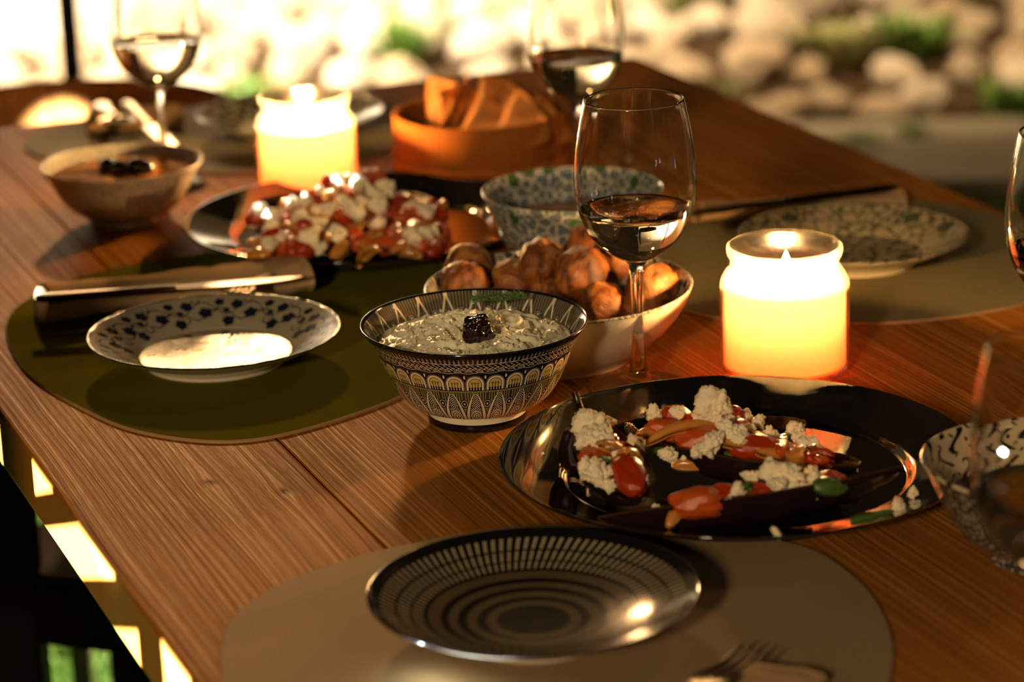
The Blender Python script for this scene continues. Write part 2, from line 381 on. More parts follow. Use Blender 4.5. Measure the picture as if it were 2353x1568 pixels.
NAVY = (0.006, 0.008, 0.022); CREAM = (0.82, 0.74, 0.54); GOLD = (0.62, 0.46, 0.15); OLV = (0.24, 0.24, 0.07)
def bowl_outer_mat():
    m, nt, b = newmat('peacock_feather_print')
    co, r, a, z = polar(nt)
    # ---- arches, 30 around
    u = a.cell(30); x = u * 0.0134; y = (z - 0.0402) * 0.93
    dy = (y - 0.0046).max(0.0); d = (x * x + dy * dy).sqrt()
    stems = OR(*[(((x - k).abs() < 0.00022) * (y < 0.0050)) for k in (-0.0019, 0.0, 0.0019)])
    rings = OR(*[((((x - k) * (x - k) + (y - 0.0054) * (y - 0.0054)).sqrt() - 0.00052).abs() < 0.00020) for k in (-0.0019, 0.0, 0.0019)])
    bumps = y < ((x * (PI / 0.0019) * 1.0).cos().abs() * 0.0011 + 0.0014)
    drops = ((x.cell(1 / 0.0019) * 0.0019).abs() < 0.00035) * (y < 0.0014) * (y > 0.0004)
    arch = mixc(nt, OR(d.band(0.0040, 0.0044), stems * (d < 0.0041), rings, bumps * (d < 0.0041)), GOLD, NAVY)
    arch = mixc(nt, drops * (d < 0.0036), arch, CREAM)
    arch = mixc(nt, d.band(0.0044, 0.0057), arch, CREAM)
    out = d > 0.0062
    sx = (x.abs() - 0.0067).abs()
    eye = ((sx * sx * 5 + (y - 0.0098) * (y - 0.0098)).sqrt() < 0.0013)
    side = out * (((d * 1400).sin()) > 0.55)
    arch = mixc(nt, d.band(0.0057, 0.0062), arch, NAVY)
    arch = mixc(nt, out, arch, NAVY); arch = mixc(nt, OR(eye * out, side), arch, CREAM)
    # ---- feather drops, 24 around
    u2 = (a + 1 / 48).cell(24); x2 = u2 * (r * (2 * PI / 24)); y2 = (z - 0.0118) * 0.725
    t = (y2 / 0.0198).clamp()
    wdt = ((1 - t) ** 0.85) * ((t + 0.10) ** 0.42) * 0.0128 + 0.00001
    q = x2.abs() / wdt
    dd = (x2 * x2 + (y2 - 0.0045) * (y2 - 0.0045)).sqrt()
    inner = OR(dd.band(0.0030, 0.0035), dd.band(0.0014, 0.0018), ((y2 - x2.abs() * 1.1) * 4200).sin() > 0.45) * (dd > 0.0010) * (dd < 0.0060)
    inner = OR(inner, (y2 > 0.0105) * (((y2 + x2.abs() * 0.8) * 5200).sin() > 0.5), dd < 0.0007)
    fan = ((u2.abs() - 0.5).abs() * 60).sin() > 0.2
    fd = (((u2.abs() - 0.5) * (r * (2 * PI / 24))) ** 2 + (y2 - 0.0125) * (y2 - 0.0125)).sqrt()
    outside = mixc(nt, (y2 > 0.0145) * fan, OLV, NAVY)
    outside = mixc(nt, (fd < 0.0028), outside, NAVY); outside = mixc(nt, OR(fd.band(0.0018, 0.0021), fd < 0.0006), outside, CREAM)
    pet = mixc(nt, (q < 0.60) * 1.0, outside, NAVY)
    pet = mixc(nt, (q < 0.56) * inner, pet, CREAM)
    pet = mixc(nt, q.band(0.60, 0.66), pet, NAVY)
    pet = mixc(nt, q.band(0.68, 0.96), pet, CREAM)
    pet = mixc(nt, q.band(0.96, 1.08), pet, NAVY)
    # ---- upper lace band
    zo = z; z = (zo - 0.0525) * 1.61 + 0.0447
    w1 = (a * (2 * PI * 30)).sin() * 0.0005
    w2 = (a * (2 * PI * 30) + PI).sin() * 0.0007
    lens = (z - 0.0592).abs() < (w1.abs() * 1.2 + 0.00012)
    lines = OR((z - 0.0592 - w1).abs() < 0.00018, (z - 0.0474 - w2).abs() < 0.00028)
    u3 = a.cell(60); zig = ((u3.abs() * 2 * 0.0052 + 0.0490 - z).abs() < 0.00035)
    dash = ((a * (2 * PI * 120) + z * 1500).sin() > 0.55) * (z * 1300).sin().abs()
    dotd = ((u3 * 0.0070) * (u3 * 0.0070) + (z - 0.0525) * (z - 0.0525)).sqrt(); dots = dotd.band(0.0006, 0.0010)
    top = (z > 0.0605) * (((a * (2 * PI * 150)).sin() + (z * 2600).sin()) > 0.9)
    lace = OR(lens, lines, zig * (z > 0.049) * (z < 0.058), (dash > 0.5) * (z > 0.0488) * (z < 0.0575), dots, top)
    lacec = mixc(nt, lace, NAVY, CREAM)
    z = zo
    # ---- stack
    c = mixc(nt, z > 0.0522, arch, lacec)
    c = mixc(nt, z < 0.0402, c, OLV)
    c = mixc(nt, OR((z - 0.0400).abs() < 0.0003), c, NAVY)
    c = mixc(nt, z < 0.0385, c, pet)
    c = mixc(nt, z < 0.0122, c, NAVY)
    c = mixc(nt, z < 0.0102, c, CREAM)
    c = mixc(nt, z < 0.0054, c, (0.005, 0.005, 0.008))
    c = mixc(nt, z > 0.0655, c, (0.005, 0.005, 0.008))
    nt.links.new(c, b.inputs['Base Color']); b.inputs['Roughness'].default_value = 0.12; b.inputs['Coat Weight'].default_value = 0.4
    return m
def bowl_inner_mat():
    m, nt, b = newmat('feather_print_inside')
    co, r, a, z = polar(nt)
    N = 22; u = a.cell(N); x = u.abs() * 2                       # 0 centre .. 1 edge
    t = ((z - 0.0545) / 0.012).clamp()
    base = mixc(nt, ((a * (2 * PI * 200)).sin() > 0.1), (0.22, 0.19, 0.12), (0.05, 0.045, 0.035))
    legs = (x - (1 - t) * 0.42 - 0.06).abs() < 0.085
    legs_d = (x - (1 - t) * 0.42 - 0.06).abs() < 0.14
    rosd = (((1 - x) * 0.0095) * ((1 - x) * 0.0095) + (z - 0.0570) * (z - 0.0570)).sqrt()
    c = mixc(nt, legs_d, base, NAVY); c = mixc(nt, legs, c, CREAM)
    c = mixc(nt, rosd < 0.0028, c, NAVY); c = mixc(nt, OR(rosd.band(0.0019, 0.0022), rosd < 0.0010), c, CREAM)
    wv = (a * (2 * PI * N)).sin() * 0.0006
    low = z < (wv + 0.0540)
    lc = mixc(nt, ((a * (2 * PI * 66)).sin() * (z * 2400).sin()) > 0.35, (0.02, 0.02, 0.02), (0.25, 0.22, 0.14))
    c = mixc(nt, low, c, lc)
    c = mixc(nt, (z - 0.0540 - wv).abs() < 0.0005, c, CREAM)
    nt.links.new(c, b.inputs['Base Color']); b.inputs['Roughness'].default_value = 0.12; b.inputs['Coat Weight'].default_value = 0.4
    return m
PRINT_OUT, PRINT_IN = bowl_outer_mat(), bowl_inner_mat()
def fine_print(name, bgc, fg, s=260, thr=0.12, roughness=0.15, extra=None):
    """curling tendrils from distorted voronoi cell edges"""
    m, nt, b = newmat(name); co = coords(nt)[0]
    n = nt.nodes.new('ShaderNodeTexVoronoi'); n.feature = 'DISTANCE_TO_EDGE'; n.inputs['Scale'].default_value = s
    nz = nt.nodes.new('ShaderNodeTexNoise'); nz.inputs['Scale'].default_value = s * 0.5; nt.links.new(co, nz.inputs[0])
    ad = nt.nodes.new('ShaderNodeVectorMath'); ad.operation = 'MULTIPLY_ADD'; ad.inputs[1].default_value = (0.012, 0.012, 0.012)
    nt.links.new(nz.outputs['Color'], ad.inputs[0]); nt.links.new(co, ad.inputs[2]); nt.links.new(ad.outputs[0], n.inputs[0])
    e = X(nt, n.outputs[0])
    f1 = voro(nt, co, s * 0.9)
    c = mixc(nt, e < thr, bgc, fg); c = mixc(nt, f1 < 0.17, c, fg)
    if extra: c = mixc(nt, voro(nt, co, s * 0.35) < 0.22, c, extra)
    nt.links.new(c, b.inputs['Base Color']); b.inputs['Roughness'].default_value = roughness; b.inputs['Coat Weight'].default_value = 0.3
    return m
BLUEBOWL = fine_print('blue_scroll_print', (0.13, 0.17, 0.20), (0.55, 0.52, 0.42), 105, 0.075, extra=(0.05, 0.11, 0.04))
LATTICE = fine_print('pale_lattice_print', (0.78, 0.73, 0.62), (0.12, 0.12, 0.14), 260, 0.045)
GREYINT = fine_print('grey_green_print', (0.20, 0.20, 0.15), (0.46, 0.44, 0.34), 170, 0.12, extra=(0.04, 0.06, 0.03))
DARKLEAF = fine_print('black_tendril_print', (0.62, 0.50, 0.32), (0.015, 0.012, 0.01), 125, 0.075)
def tendril_mat():
    m, nt, b = newmat('black_tendril_strokes'); co, r, a, z = polar(nt)
    u = a * 26 + (z * 330).sin() * 0.38; c1 = ((u.fract() - 0.5).abs() < 0.15)
    gap = ((z * 62 + u.floor() * 0.37).fract() > 0.22)
    v = a * 52 + (z * 240 + 1.0).sin() * 0.5; dot = ((v.fract() - 0.5).abs() < 0.13) * ((z * 95 + v.floor() * 0.61).fract() < 0.22)
    c = mixc(nt, OR(c1 * gap, dot), (0.62, 0.50, 0.32), (0.015, 0.012, 0.01))
    c = mixc(nt, z < 0.036, c, (0.05, 0.04, 0.025))
    nt.links.new(c, b.inputs['Base Color']); b.inputs['Roughness'].default_value = 0.14; b.inputs['Coat Weight'].default_value = 0.3
    return m
DARKLEAF = tendril_mat()
GREENPL = fine_print('green_leaf_print', (0.30, 0.26, 0.18), (0.07, 0.08, 0.045), 80, 0.07, extra=(0.05, 0.07, 0.04))
def flower_plate_mat():
    m, nt, b = newmat('blue_blossom_print')
    co, r, a, z = polar(nt)
    cr = (0.36, 0.32, 0.23); nv = (0.008, 0.014, 0.035)
    masks = []
    def flowers(N, off, r0, R, lobes=5, dark=True):
        u = (a + off).cell(N) * (2 * PI / N); px = u * r0; py = r - r0
        d = (px * px + py * py).sqrt(); th = px._n('ARCTAN2', py, px)
        return d < ((th * lobes).cos() * 0.10 + 0.90) * R
    for N, off, r0, R in ((13, 0.0, 0.081, 0.0053), (13, 0.027, 0.0725, 0.0058), (13, 0.050, 0.0835, 0.0042), (11, 0.033, 0.064, 0.0050), (13, 0.062, 0.0745, 0.0030), (9, 0.01, 0.030, 0.0062), (7, 0.06, 0.044, 0.0068), (11, 0.03, 0.050, 0.0040), (5, 0.0, 0.016, 0.0060), (3, 0.1, 0.006, 0.003)):
        masks.append(flowers(N, off, r0, R))
    for N, ph, r0, am in ((13, 0.4, 0.0775, 0.0065), (13, 2.6, 0.0715, 0.0055), (9, 1.0, 0.035, 0.006)):
        masks.append((r - r0 - (a * (2 * PI * N) + ph).sin() * am).abs() < 0.0006)
    def curls(N, off, r0, R):
        u = (a + off).cell(N) * (2 * PI / N); px = u * r0; py = r - r0
        d = (px * px + py * py).sqrt(); return ((d - R).abs() < 0.0005) * (py < R * 0.4)
    masks += [curls(13, 0.015, 0.0865, 0.0028), curls(13, 0.066, 0.067, 0.0032), curls(13, 0.04, 0.0765, 0.0026)]
    c = mixc(nt, OR(*masks), cr, nv)
    c = mixc(nt, r.band(0.0555, 0.0563), c, nv)
    c = mixc(nt, r > 0.0912, c, (0.01, 0.012, 0.02))
    nt.links.new(c, b.inputs['Base Color']); b.inputs['Roughness'].default_value = 0.055; b.inputs['Coat Weight'].default_value = 0.0
    bump(nt, b, noise_n(nt, co, s=110, detail=4, rough=0.65), 0.7, 0.002)
    return m
FLOWERPL = flower_plate_mat()
def ring_plate_mat():
    m, nt, b = newmat('radial_dash_print')
    co, r, a, z = polar(nt)
    R = 0.093; q = r / R
    blk = (0.006, 0.005, 0.004); cr = (0.34, 0.285, 0.18)
    sl = (a * 104 + q * 4.5).fract() - 0.5
    dash = sl.abs() < 0.22
    row = OR(q.band(0.835, 0.925), q.band(0.745, 0.820), q.band(0.665, 0.732))
    fine = ((a * 208 + q * 3).fract() - 0.5).abs() < 0.32
    inner = OR(q.band(0.562, 0.640), q.band(0.460, 0.516), q.band(0.342, 0.405), q.band(0.222, 0.286))
    c = mixc(nt, row * dash, blk, cr)
    c = mixc(nt, inner, c, mixc(nt, fine, (0.06, 0.045, 0.022), (0.13, 0.10, 0.05)))
    c = mixc(nt, z < 0.0, c, cr)
    nt.links.new(c, b.inputs['Base Color']); b.inputs['Roughness'].default_value = 0.16; b.inputs['Coat Weight'].default_value = 0.35
    bump(nt, b, noise_n(nt, co, s=70, detail=2), 0.08, 0.002)
    return m
RINGPL = ring_plate_mat()

# ================================================================== SETTING
def struct(o): o['kind'] = 'structure'; return o
def plane_grid(name, x0, x1, y0, y1, nx, ny, hf, mat, parent=None):
    vs = [(x0 + (x1 - x0) * i / nx, y0 + (y1 - y0) * j / ny, hf(x0 + (x1 - x0) * i / nx, y0 + (y1 - y0) * j / ny)) for j in range(ny + 1) for i in range(nx + 1)]
    fs = [(j * (nx + 1) + i, j * (nx + 1) + i + 1, (j + 1) * (nx + 1) + i + 1, (j + 1) * (nx + 1) + i) for j in range(ny) for i in range(nx)]
    return mk(name, vs, fs, mat, parent)
struct(plane_grid('floor', -6, 6, -3, 11, 60, 70, lambda x, y: 0.0, LAWN))
def bed_h(x, y):
    e = max(0.0, min(1.0, (y - 5.75 + 0.25 * min(0, x)) / 0.5)); return 0.02 + 0.10 * e + 0.03 * noise.noise(Vector((x * 1.5, y * 1.5, 0)))
bed = struct(plane_grid('garden_bed', -2.2, 2.6, 5.55, 8.2, 48, 30, bed_h, SOIL))
# paving strip, slab by slab
pav = thing('paving_strip', 'pale stone paving strip between the lawn and the rock bed', 'paving', (0, 5.4, 0), -0.04); pav['kind'] = 'structure'
xs = -2.0
while xs < 2.4:
    w = 0.62
    box('slab', (xs, -0.22, -0.02), (xs + w - 0.008, 0.30, 0.045 + rnd.uniform(-0.002, 0.002)), PAVING, pav, 0.006); xs += w
# wall, receding to the right
wa, wb = Vector((-2.6, 5.22, 0)), Vector((0.22, 7.68, 0)); wdn = wb - wa
wl = struct(box('wall_back', (0, 0, 0), (wdn.length, 0.2, 3.0), PLASTER, loc=wa)); wl.rotation_euler = (0, 0, math.atan2(wdn.y, wdn.x))
def wall_y(x): return wa.y + (x - wa.x) * wdn.y / wdn.x
struct(box('wall_left', (-0.05, -0.05, 0), (0.05, 0.05, 3.0), PLASTER, loc=(-1.09, wall_y(-1.09) - 0.04, 0)))
# dark timber fence to the right of the wall
fen = thing('timber_fence', 'dark brown upright-board fence behind the rock bed at right', 'fence', (1.35, 8.35, 0), 0.0)
for k in range(13):
    box('board', (k * 0.14, 0, 0), (k * 0.14 + 0.125, 0.02 + rnd.uniform(0, 0.006), 1.9), FENCE, fen, 0.003)
box('rail', (-0.02, 0.02, 0.5), (1.84, 0.06, 0.58), FENCE, fen); box('rail', (-0.02, 0.02, 1.5), (1.84, 0.06, 1.58), FENCE, fen)
# slim dark post in front of the wall
pp = thing('pergola_post', 'slim dark metal post in front of the bright wall', 'post', (-0.735, 4.6, 0), 0.1)
box('shaft', (-0.018, -0.018, 0.012), (0.018, 0.018, 2.6), BLACKM, pp, 0.002)
box('base_plate', (-0.06, -0.06, 0), (0.06, 0.06, 0.012), BLACKM, pp, 0.002)

# rocks
def rock_mesh(seed):
    bm = bmesh.new(); bmesh.ops.create_icosphere(bm, subdivisions=2, radius=1.0)
    o = Vector((seed * 9.1, seed * 3.3, 0))
    for v in bm.verts:
        d = 1 + 0.38 * noise.noise(v.co * 1.1 + o) + 0.14 * noise.noise(v.co * 2.7 + o)
        v.co = Vector((v.co.x * d, v.co.y * d * 0.85, v.co.z * d * 0.68))
    me = bpy.data.meshes.new('garden_stone'); bm.to_mesh(me); bm.free(); me.materials.append(ROCK)
    return me
def gp(x, y, h=0.0): return at(x, y, -TZ + h)
PLANTS = [
    (930, 150, 90, 0.16, 0.10, LEAFG, 0.007, 'bright green leafy plant among rocks, just behind the bread basket'),
    (560, 205, 60, 0.13, 0.10, LEAFG, 0.006, 'green tuft at the foot of the bright rocks, left of the candle flame'),
    (1930, 130, 110, 0.10, 0.16, LEAFO, 0.012, 'olive-green bushy plant beside the largest boulder'),
    (2080, 120, 110, 0.11, 0.15, LEAFG, 0.012, 'dark green leafy plant right of the olive bush in the rock bed'),
    (1965, 268, 40, 0.06, 0.07, LEAFG, 0.009, 'low green plant at the paving edge below the rocks'),
    (2095, 246, 40, 0.07, 0.06, LEAFG, 0.009, 'small green plant at the paving edge, second from the left'),
    (2325, 190, 80, 0.09, 0.12, LEAFG, 0.012, 'green plant at the right end of the rock bed'),
    (1660, 185, 40, 0.08, 0.07, LEAFO, 0.007, 'small olive tuft where the rocks meet the table edge'),
    (2210, 50, 70, 0.11, 0.13, LEAFO, 0.012, 'tall olive shrub at the back right of the rock bed'),
    (1590, 60, 90, 0.14, 0.16, LEAFO, 0.012, 'shaded shrub behind the middle rocks'),
]
PPOS = [gp(p[0], p[1], 0.1) for p in PLANTS]
RM = [rock_mesh(i + 1) for i in range(7)]
spots = []
tries = 0
while len(spots) < 235 and tries < 20000:
    tries += 1
    y = rnd.uniform(5.72, 7.75); lim = 0.21 * y + 0.05
    x = rnd.uniform(-lim, lim)
    s = rnd.uniform(0.045, 0.095)
    if x < 0.25 and y > wall_y(x) - s * 1.6: continue
    if any((x - p.x) ** 2 + (y - p.y) ** 2 < (s + 0.06) ** 2 for p in PPOS): continue
    if 0.33 < x < 0.70 and y > 6.78: continue
    if (x - 0.70) ** 2 + (y - 6.45) ** 2 > 0.055 and all((x - a) ** 2 + (y - b) ** 2 > (0.98 * (s + c)) ** 2 for a, b, c in spots): spots.append((x, y, s))
for i, (x, y, s) in enumerate(spots):
    o = inst('garden_stone', RM[i % 7], None, (x, y, bed_h(x, y) + s * 0.42), (rnd.uniform(-.3, .3), rnd.uniform(-.3, .3), rnd.uniform(0, 6.28)), (s * rnd.uniform(.9, 1.25), s, s * rnd.uniform(.9, 1.2)))
    tag(o, 'pale rounded stone in the out-of-focus rock bed beyond the table', 'stone', 'stones of the rock bed')
# big pale block behind the right part of the bed
bs = inst('garden_boulder', RM[2], None, (0.70, 6.45, bed_h(0.70, 6.45) + 0.06), (0.2, 0.1, 0.6), (0.135, 0.12, 0.15))
tag(bs, 'largest pale boulder in the rock bed, right of the empty table corner', 'stone')

def blade_tuft(name, label, cat, loc, n, h, spread, mat, wide, group=None, seed=0):
    r2 = random.Random(seed); vs = []; fs = []
    for k in range(n):
        a = r2.uniform(0, 2 * PI); rr = spread * 0.35 * math.sqrt(r2.random()); bx, by = rr * math.cos(a), rr * math.sin(a)
        a2 = r2.uniform(0, 2 * PI); hh = h * r2.uniform(0.5, 1.0); lean = spread * r2.uniform(0.2, 0.9)
        dx, dy = math.cos(a2), math.sin(a2); px, py = -dy * wide, dx * wide
        base = len(vs)
        for t, wf in ((0, .5), (0.4, 1.0), (0.75, 0.8), (1.0, 0.05)):
            cx, cy, cz = bx + dx * lean * t * t, by + dy * lean * t * t, hh * (t - 0.25 * t * t * (lean / max(spread, .01)))
            vs.append((cx - px * wf, cy - py * wf, cz)); vs.append((cx + px * wf, cy + py * wf, cz + 0.001))
        for i in range(3): fs.append((base + 2 * i, base + 2 * i + 1, base + 2 * i + 3, base + 2 * i + 2))
    o = mk(name, vs, fs, mat, loc=loc); tag(o, label, cat, group); return o
for i, (px, py, n, h, sp, mt, wd_, lab) in enumerate(PLANTS):
    p = PPOS[i].copy(); p.z = bed_h(p.x, p.y)
    blade_tuft('leafy_plant', lab, 'plant', p, n, h, sp, mt, wd_, None, i)
# lawn blades by the chair
r3 = random.Random(3); vs = []; fs = []
for k in range(9000):
    x, y = r3.uniform(-1.1, 0.1), r3.uniform(2.85, 4.6); h = r3.uniform(0.015, 0.035); a = r3.uniform(0, 6.28); b0 = len(vs)
    c, s = math.cos(a), math.sin(a)
    vs += [(x - c * .0015, y - s * .0015, 0), (x + c * .0015, y + s * .0015, 0), (x + r3.uniform(-.012, .012), y + r3.uniform(-.012, .012), h)]; fs.append((b0, b0 + 1, b0 + 2))
g = mk('grass', vs, fs, GRASSB, smooth=False); tag(g, 'short bright green lawn grass beside the black chair', 'grass', kind='stuff')

# ================================================================== TABLE
# table axes: t runs from the camera towards the far end, n across to the right
TA = math.atan2(0.3665, 0.930); tn = Vector((0.930, 0.3665, 0)); tt = Vector((-0.3665, 0.930, 0))
N0, N1, T0_, T1_ = 0.334, 1.240, 0.72, 2.745
tab = thing('dining_table', 'long oiled plank dining table set for a candlelit dinner', 'table', tn * N0 + tt * T0_, TA + PI / 2)
# local frame: x along t, y = -n  (rotation TA+90deg maps +x to t and +y to -n)
kp = at(480, 1110) - (tn * N0 + tt * T0_)
kx, ky = kp.dot(tt), -kp.dot(tn)
kq = at(655, 1130) - (tn * N0 + tt * T0_)
WOODK = wood_mat('oiled_fir_knotty', (0.39, 0.150, 0.026), (0.23, 0.078, 0.012), (0.58, 0.27, 0.062), 0.40, 1.0, knots=((kx, ky, 0.05, 0.012, 0.55), (kq.dot(tt), -kq.dot(tn), 0.045, 0.013, 0.6)))
L = T1_ - T0_; cuts = [0, 0.161, 0.316, 0.468, 0.618, 0.764, N1 - N0]
for i in range(6):
    g_ = 0.00025
    pl = box('plank', (0, -cuts[i + 1] + g_, -0.045), (L, -cuts[i] - g_, 0.0), WOODK if i == 0 else WOOD, tab)
    bevel(pl, 0.0035 if i in (0, 5) else 0.0004, 3)
    pl.location.z = TZ + (0 if i % 2 == 0 else -0.0002)
for lx in (0.12, L - 0.12):
    for ly in (-0.10, -(N1 - N0) + 0.10):
        box('leg', (lx - 0.03, ly - 0.03, 0), (lx + 0.03, ly + 0.03, TZ - 0.105), BLACKM, tab, 0.003)
box('apron', (0.06, -0.13, TZ - 0.105), (L - 0.06, -0.07, TZ - 0.045), BLACKM, tab, 0.003)
box('apron', (0.06, -(N1 - N0) + 0.07, TZ - 0.105), (L - 0.06, -(N1 - N0) + 0.13, TZ - 0.045), BLACKM, tab, 0.003)

# ================================================================== CHAIRS
# black armchair tucked under the table at lower left
A = Vector((-0.448, 2.25, 0)); u_ = Vector((0.94, -0.34, 0)).normalized(); 
ch = thing('black_armchair', 'black square-tube metal armchair tucked under the table, lower left', 'chair', (A.x, A.y, 0))
def bar(name, p, q, w, h, mat, parent):
    p, q = Vector(p), Vector(q); d = (q - p); Ln = d.length; d.normalize()
    up = Vector((0, 0, 1)) if abs(d.z) < 0.9 else Vector((0, 1, 0)); s = d.cross(up).normalized(); u = s.cross(d)
    vs = [pp_ + s * a * w / 2 + u * b_ * h / 2 for pp_ in (p, q) for a, b_ in ((-1, -1), (1, -1), (1, 1), (-1, 1))]
    fs = [(0, 1, 2, 3), (4, 7, 6, 5), (0, 4, 5, 1), (1, 5, 6, 2), (2, 6, 7, 3), (3, 7, 4, 0)]
    o = mk(name, vs, fs, mat, parent, False); bevel(o, min(w, h) * 0.08, 2); return o
fl = Vector((0, 0, 0)); fr_ = u_ * 0.46; bl = Vector((0.038, 0.40, 0)); br = fr_ + Vector((0.02, 0.42, 0))
for p, hh in ((fl, TZ - 0.115), (fr_, TZ - 0.115), (bl, 0.62), (br, 0.62)):
    bar('leg', p, p + Vector((0, 0, hh)), 0.045, 0.045, BLACKM, ch)
up_ = Vector((0, 0, 0.425))
for p, q in ((fl, fr_), (bl, br), (fl, bl), (fr_, br)): bar('seat_rail', p + up_, q + up_, 0.03, 0.05, BLACKM, ch)
for p, q in ((fl, bl), (fr_, br)): bar('armrest', p + Vector((0, 0, TZ - 0.12)), q + Vector((0, 0, TZ - 0.13)), 0.045, 0.02, BLACKM, ch)
zz = 0.449
mk('seat', [fl + Vector((0, 0, zz)), fr_ + Vector((0, 0, zz)), br + Vector((0, 0, zz)), bl + Vector((0, 0, zz)), fl + Vector((0, 0, zz + .012)), fr_ + Vector((0, 0, zz + .012)), br + Vector((0, 0, zz + .012)), bl + Vector((0, 0, zz + .012))],
   [(0, 3, 2, 1), (4, 5, 6, 7), (0, 1, 5, 4), (1, 2, 6, 5), (2, 3, 7, 6), (3, 0, 4, 7)], BLACKM, ch, False)
bar('leg', Vector((-0.012, 0.375, 0)), Vector((-0.012, 0.375, 0.40)), 0.02, 0.02, CHROME, ch)
# unseen black chair added to block and pattern the garden lamp's light
c2 = thing('lamp_blocker_chair', 'unseen black chair added left of the table to shape the lamplight', 'chair', tn * 0.05 + tt * 1.38, TA + PI / 2)
for y in (0.0, 0.42):
    for x in (0.0, 0.62): bar('leg', (x, y, 0), (x, y, 0.86), 0.03, 0.03, BLACKM, c2)
    bar('seat_rail', (0, y, 0.43), (0.62, y, 0.43), 0.03, 0.04, BLACKM, c2)
bar('spill_blocker', (-0.01, 0, 0.9265), (0.63, 0, 0.9265), 0.010, 0.447, BLACKM, c2)  # solid board added to stop lamp spill over the table top
def tp(te): return 1.727 + (te - 1.727) * 0.866 - 1.38
for te, w in ((1.795, .095), (1.90, .075), (1.435, .048)): bar('shadow_slat', (tp(te), 0, 0.45), (tp(te), 0, 0.72), w, 0.012, BLACKM, c2)
for te, h in ((1.632, .020), (1.455, .027)):
    x0, x1 = tp(te), tp(te + 0.12); dx, dz = x1 - x0, -0.039
    bar('shadow_brace', (x0 - dx * 0.6, 0.0, 0.706 - dz * 0.6), (x0 + dx * 1.6, 0.0, 0.706 + dz * 1.6), 0.010, h, BLACKM, c2)
for k in range(8): bar('seat_slat', (0.03 + k * 0.078, 0.0, 0.455), (0.03 + k * 0.078, 0.42, 0.455), 0.05, 0.012, BLACKM, c2)

# round-backed wooden chair at the far head of the table
hc = Vector((-0.497, 2.985, 0))
hch = thing('round_back_chair', 'brown round-backed wooden chair at the far head of the table', 'chair', hc)
def arc_band(name, R0, R1, z0, z1, a0, a1, n, mat, parent):
    vs = []; fs = []
    for k in range(n + 1):
        a = a0 + (a1 - a0) * k / n; c, s = math.cos(a), math.sin(a)
        for (rr, z) in ((R0, z0), (R1, z0), (R1, z1), (R0, z1)): vs.append((rr * c, rr * s, z))
    for k in range(n):
        for j in range(4):
            j2 = (j + 1) % 4; fs.append((k * 4 + j, (k + 1) * 4 + j, (k + 1) * 4 + j2, k * 4 + j2))
    fs += [(0, 1, 2, 3), tuple(n * 4 + j for j in (3, 2, 1, 0))]
    o = mk(name, vs, fs, mat, parent, False); bevel(o, 0.006, 3); return o
arc_band('backrest', 0.188, 0.205, 0.50, TZ - 0.042, -0.25, PI + 0.25, 40, CHAIRWOOD, hch)
lathe('seat', smoothp([(0, 0.46), (0.17, 0.462), (0.195, 0.455), (0.20, 0.435), (0.185, 0.425), (0, 0.42)], 3), CHAIRWOOD, hch, 48)
for a in (0.6, PI - 0.6, PI + 0.7, -0.7):
    tube('leg', [(0.16 * math.cos(a), 0.16 * math.sin(a), 0.42), (0.19 * math.cos(a), 0.19 * math.sin(a), 0)], [0.018, 0.013], CHAIRWOOD, hch)
for a in (0.0, PI / 4, PI / 2, 3 * PI / 4, PI):
    tube('spindle', [(0.184 * math.cos(a), 0.184 * math.sin(a), 0.45), (0.196 * math.cos(a), 0.196 * math.sin(a), 0.505)], 0.011, CHAIRWOOD, hch)

# ================================================================== PLACEMATS
def placemat(label, pts, mat, edge):
    c = Vector((sum(p[0] for p in pts) / len(pts), sum(p[1] for p in pts) / len(pts), 0)); n = len(pts); out = []
    for i in range(n):
        a, b_, c_, d = (Vector((*pts[(i + k) % n], 0)) for k in (-1, 0, 1, 2))
        for k in range(10):
            t = k / 10; out.append(0.5 * (2 * b_ + (c_ - a) * t + (2 * a - 5 * b_ + 4 * c_ - d) * t * t + (3 * b_ - a - 3 * c_ + d) * t ** 3) - c)
    m_ = len(out); th = 0.0022
    vs = [(p.x, p.y, 0) for p in out] + [(p.x, p.y, th * .7) for p in out] + [(p.x * .996, p.y * .996, th) for p in out] + [(p.x * .985, p.y * .985, th) for p in out] + [(0, 0, th), (0, 0, 0)]
    fs = []; mi = []
    for lay in range(3):
        for i in range(m_):
            j = (i + 1) % m_; fs.append((lay * m_ + i, lay * m_ + j, (lay + 1) * m_ + j, (lay + 1) * m_ + i)); mi.append(1 if lay < 2 else 0)
    for i in range(m_):
        j = (i + 1) % m_; fs.append((3 * m_ + i, 3 * m_ + j, 4 * m_)); mi.append(0); fs.append((j, i, 4 * m_ + 1)); mi.append(1)
    o = mk('placemat', vs, fs, [mat, edge], None, False, mi, loc=(c.x, c.y, TZ)); return tag(o, label, 'placemat')
MT = 0.0022
placemat('olive green rounded placemat under the blue blossom plate at left', [(-.394, 2.04), (-.385, 2.12), (-.335, 2.19), (-.24, 2.235), (-.13, 2.235), (-.055, 2.17), (-.025, 2.05), (-.038, 1.93), (-.077, 1.84), (-.144, 1.772), (-.196, 1.752), (-.255, 1.776), (-.301, 1.826), (-.36, 1.921)], OLIVE, MATEDGE)
placemat('taupe rounded placemat under the black ringed plate in the foreground', [(-.168, 1.425), (-.158, 1.468), (-.128, 1.510), (-.077, 1.547), (-.003, 1.574), (.09, 1.566), (.165, 1.532), (.192, 1.487), (.204, 1.43), (.201, 1.36), (.175, 1.27), (.11, 1.19), (.01, 1.16), (-.09, 1.19), (-.14, 1.27), (-.162, 1.35)], TAUPE, TAUPE)
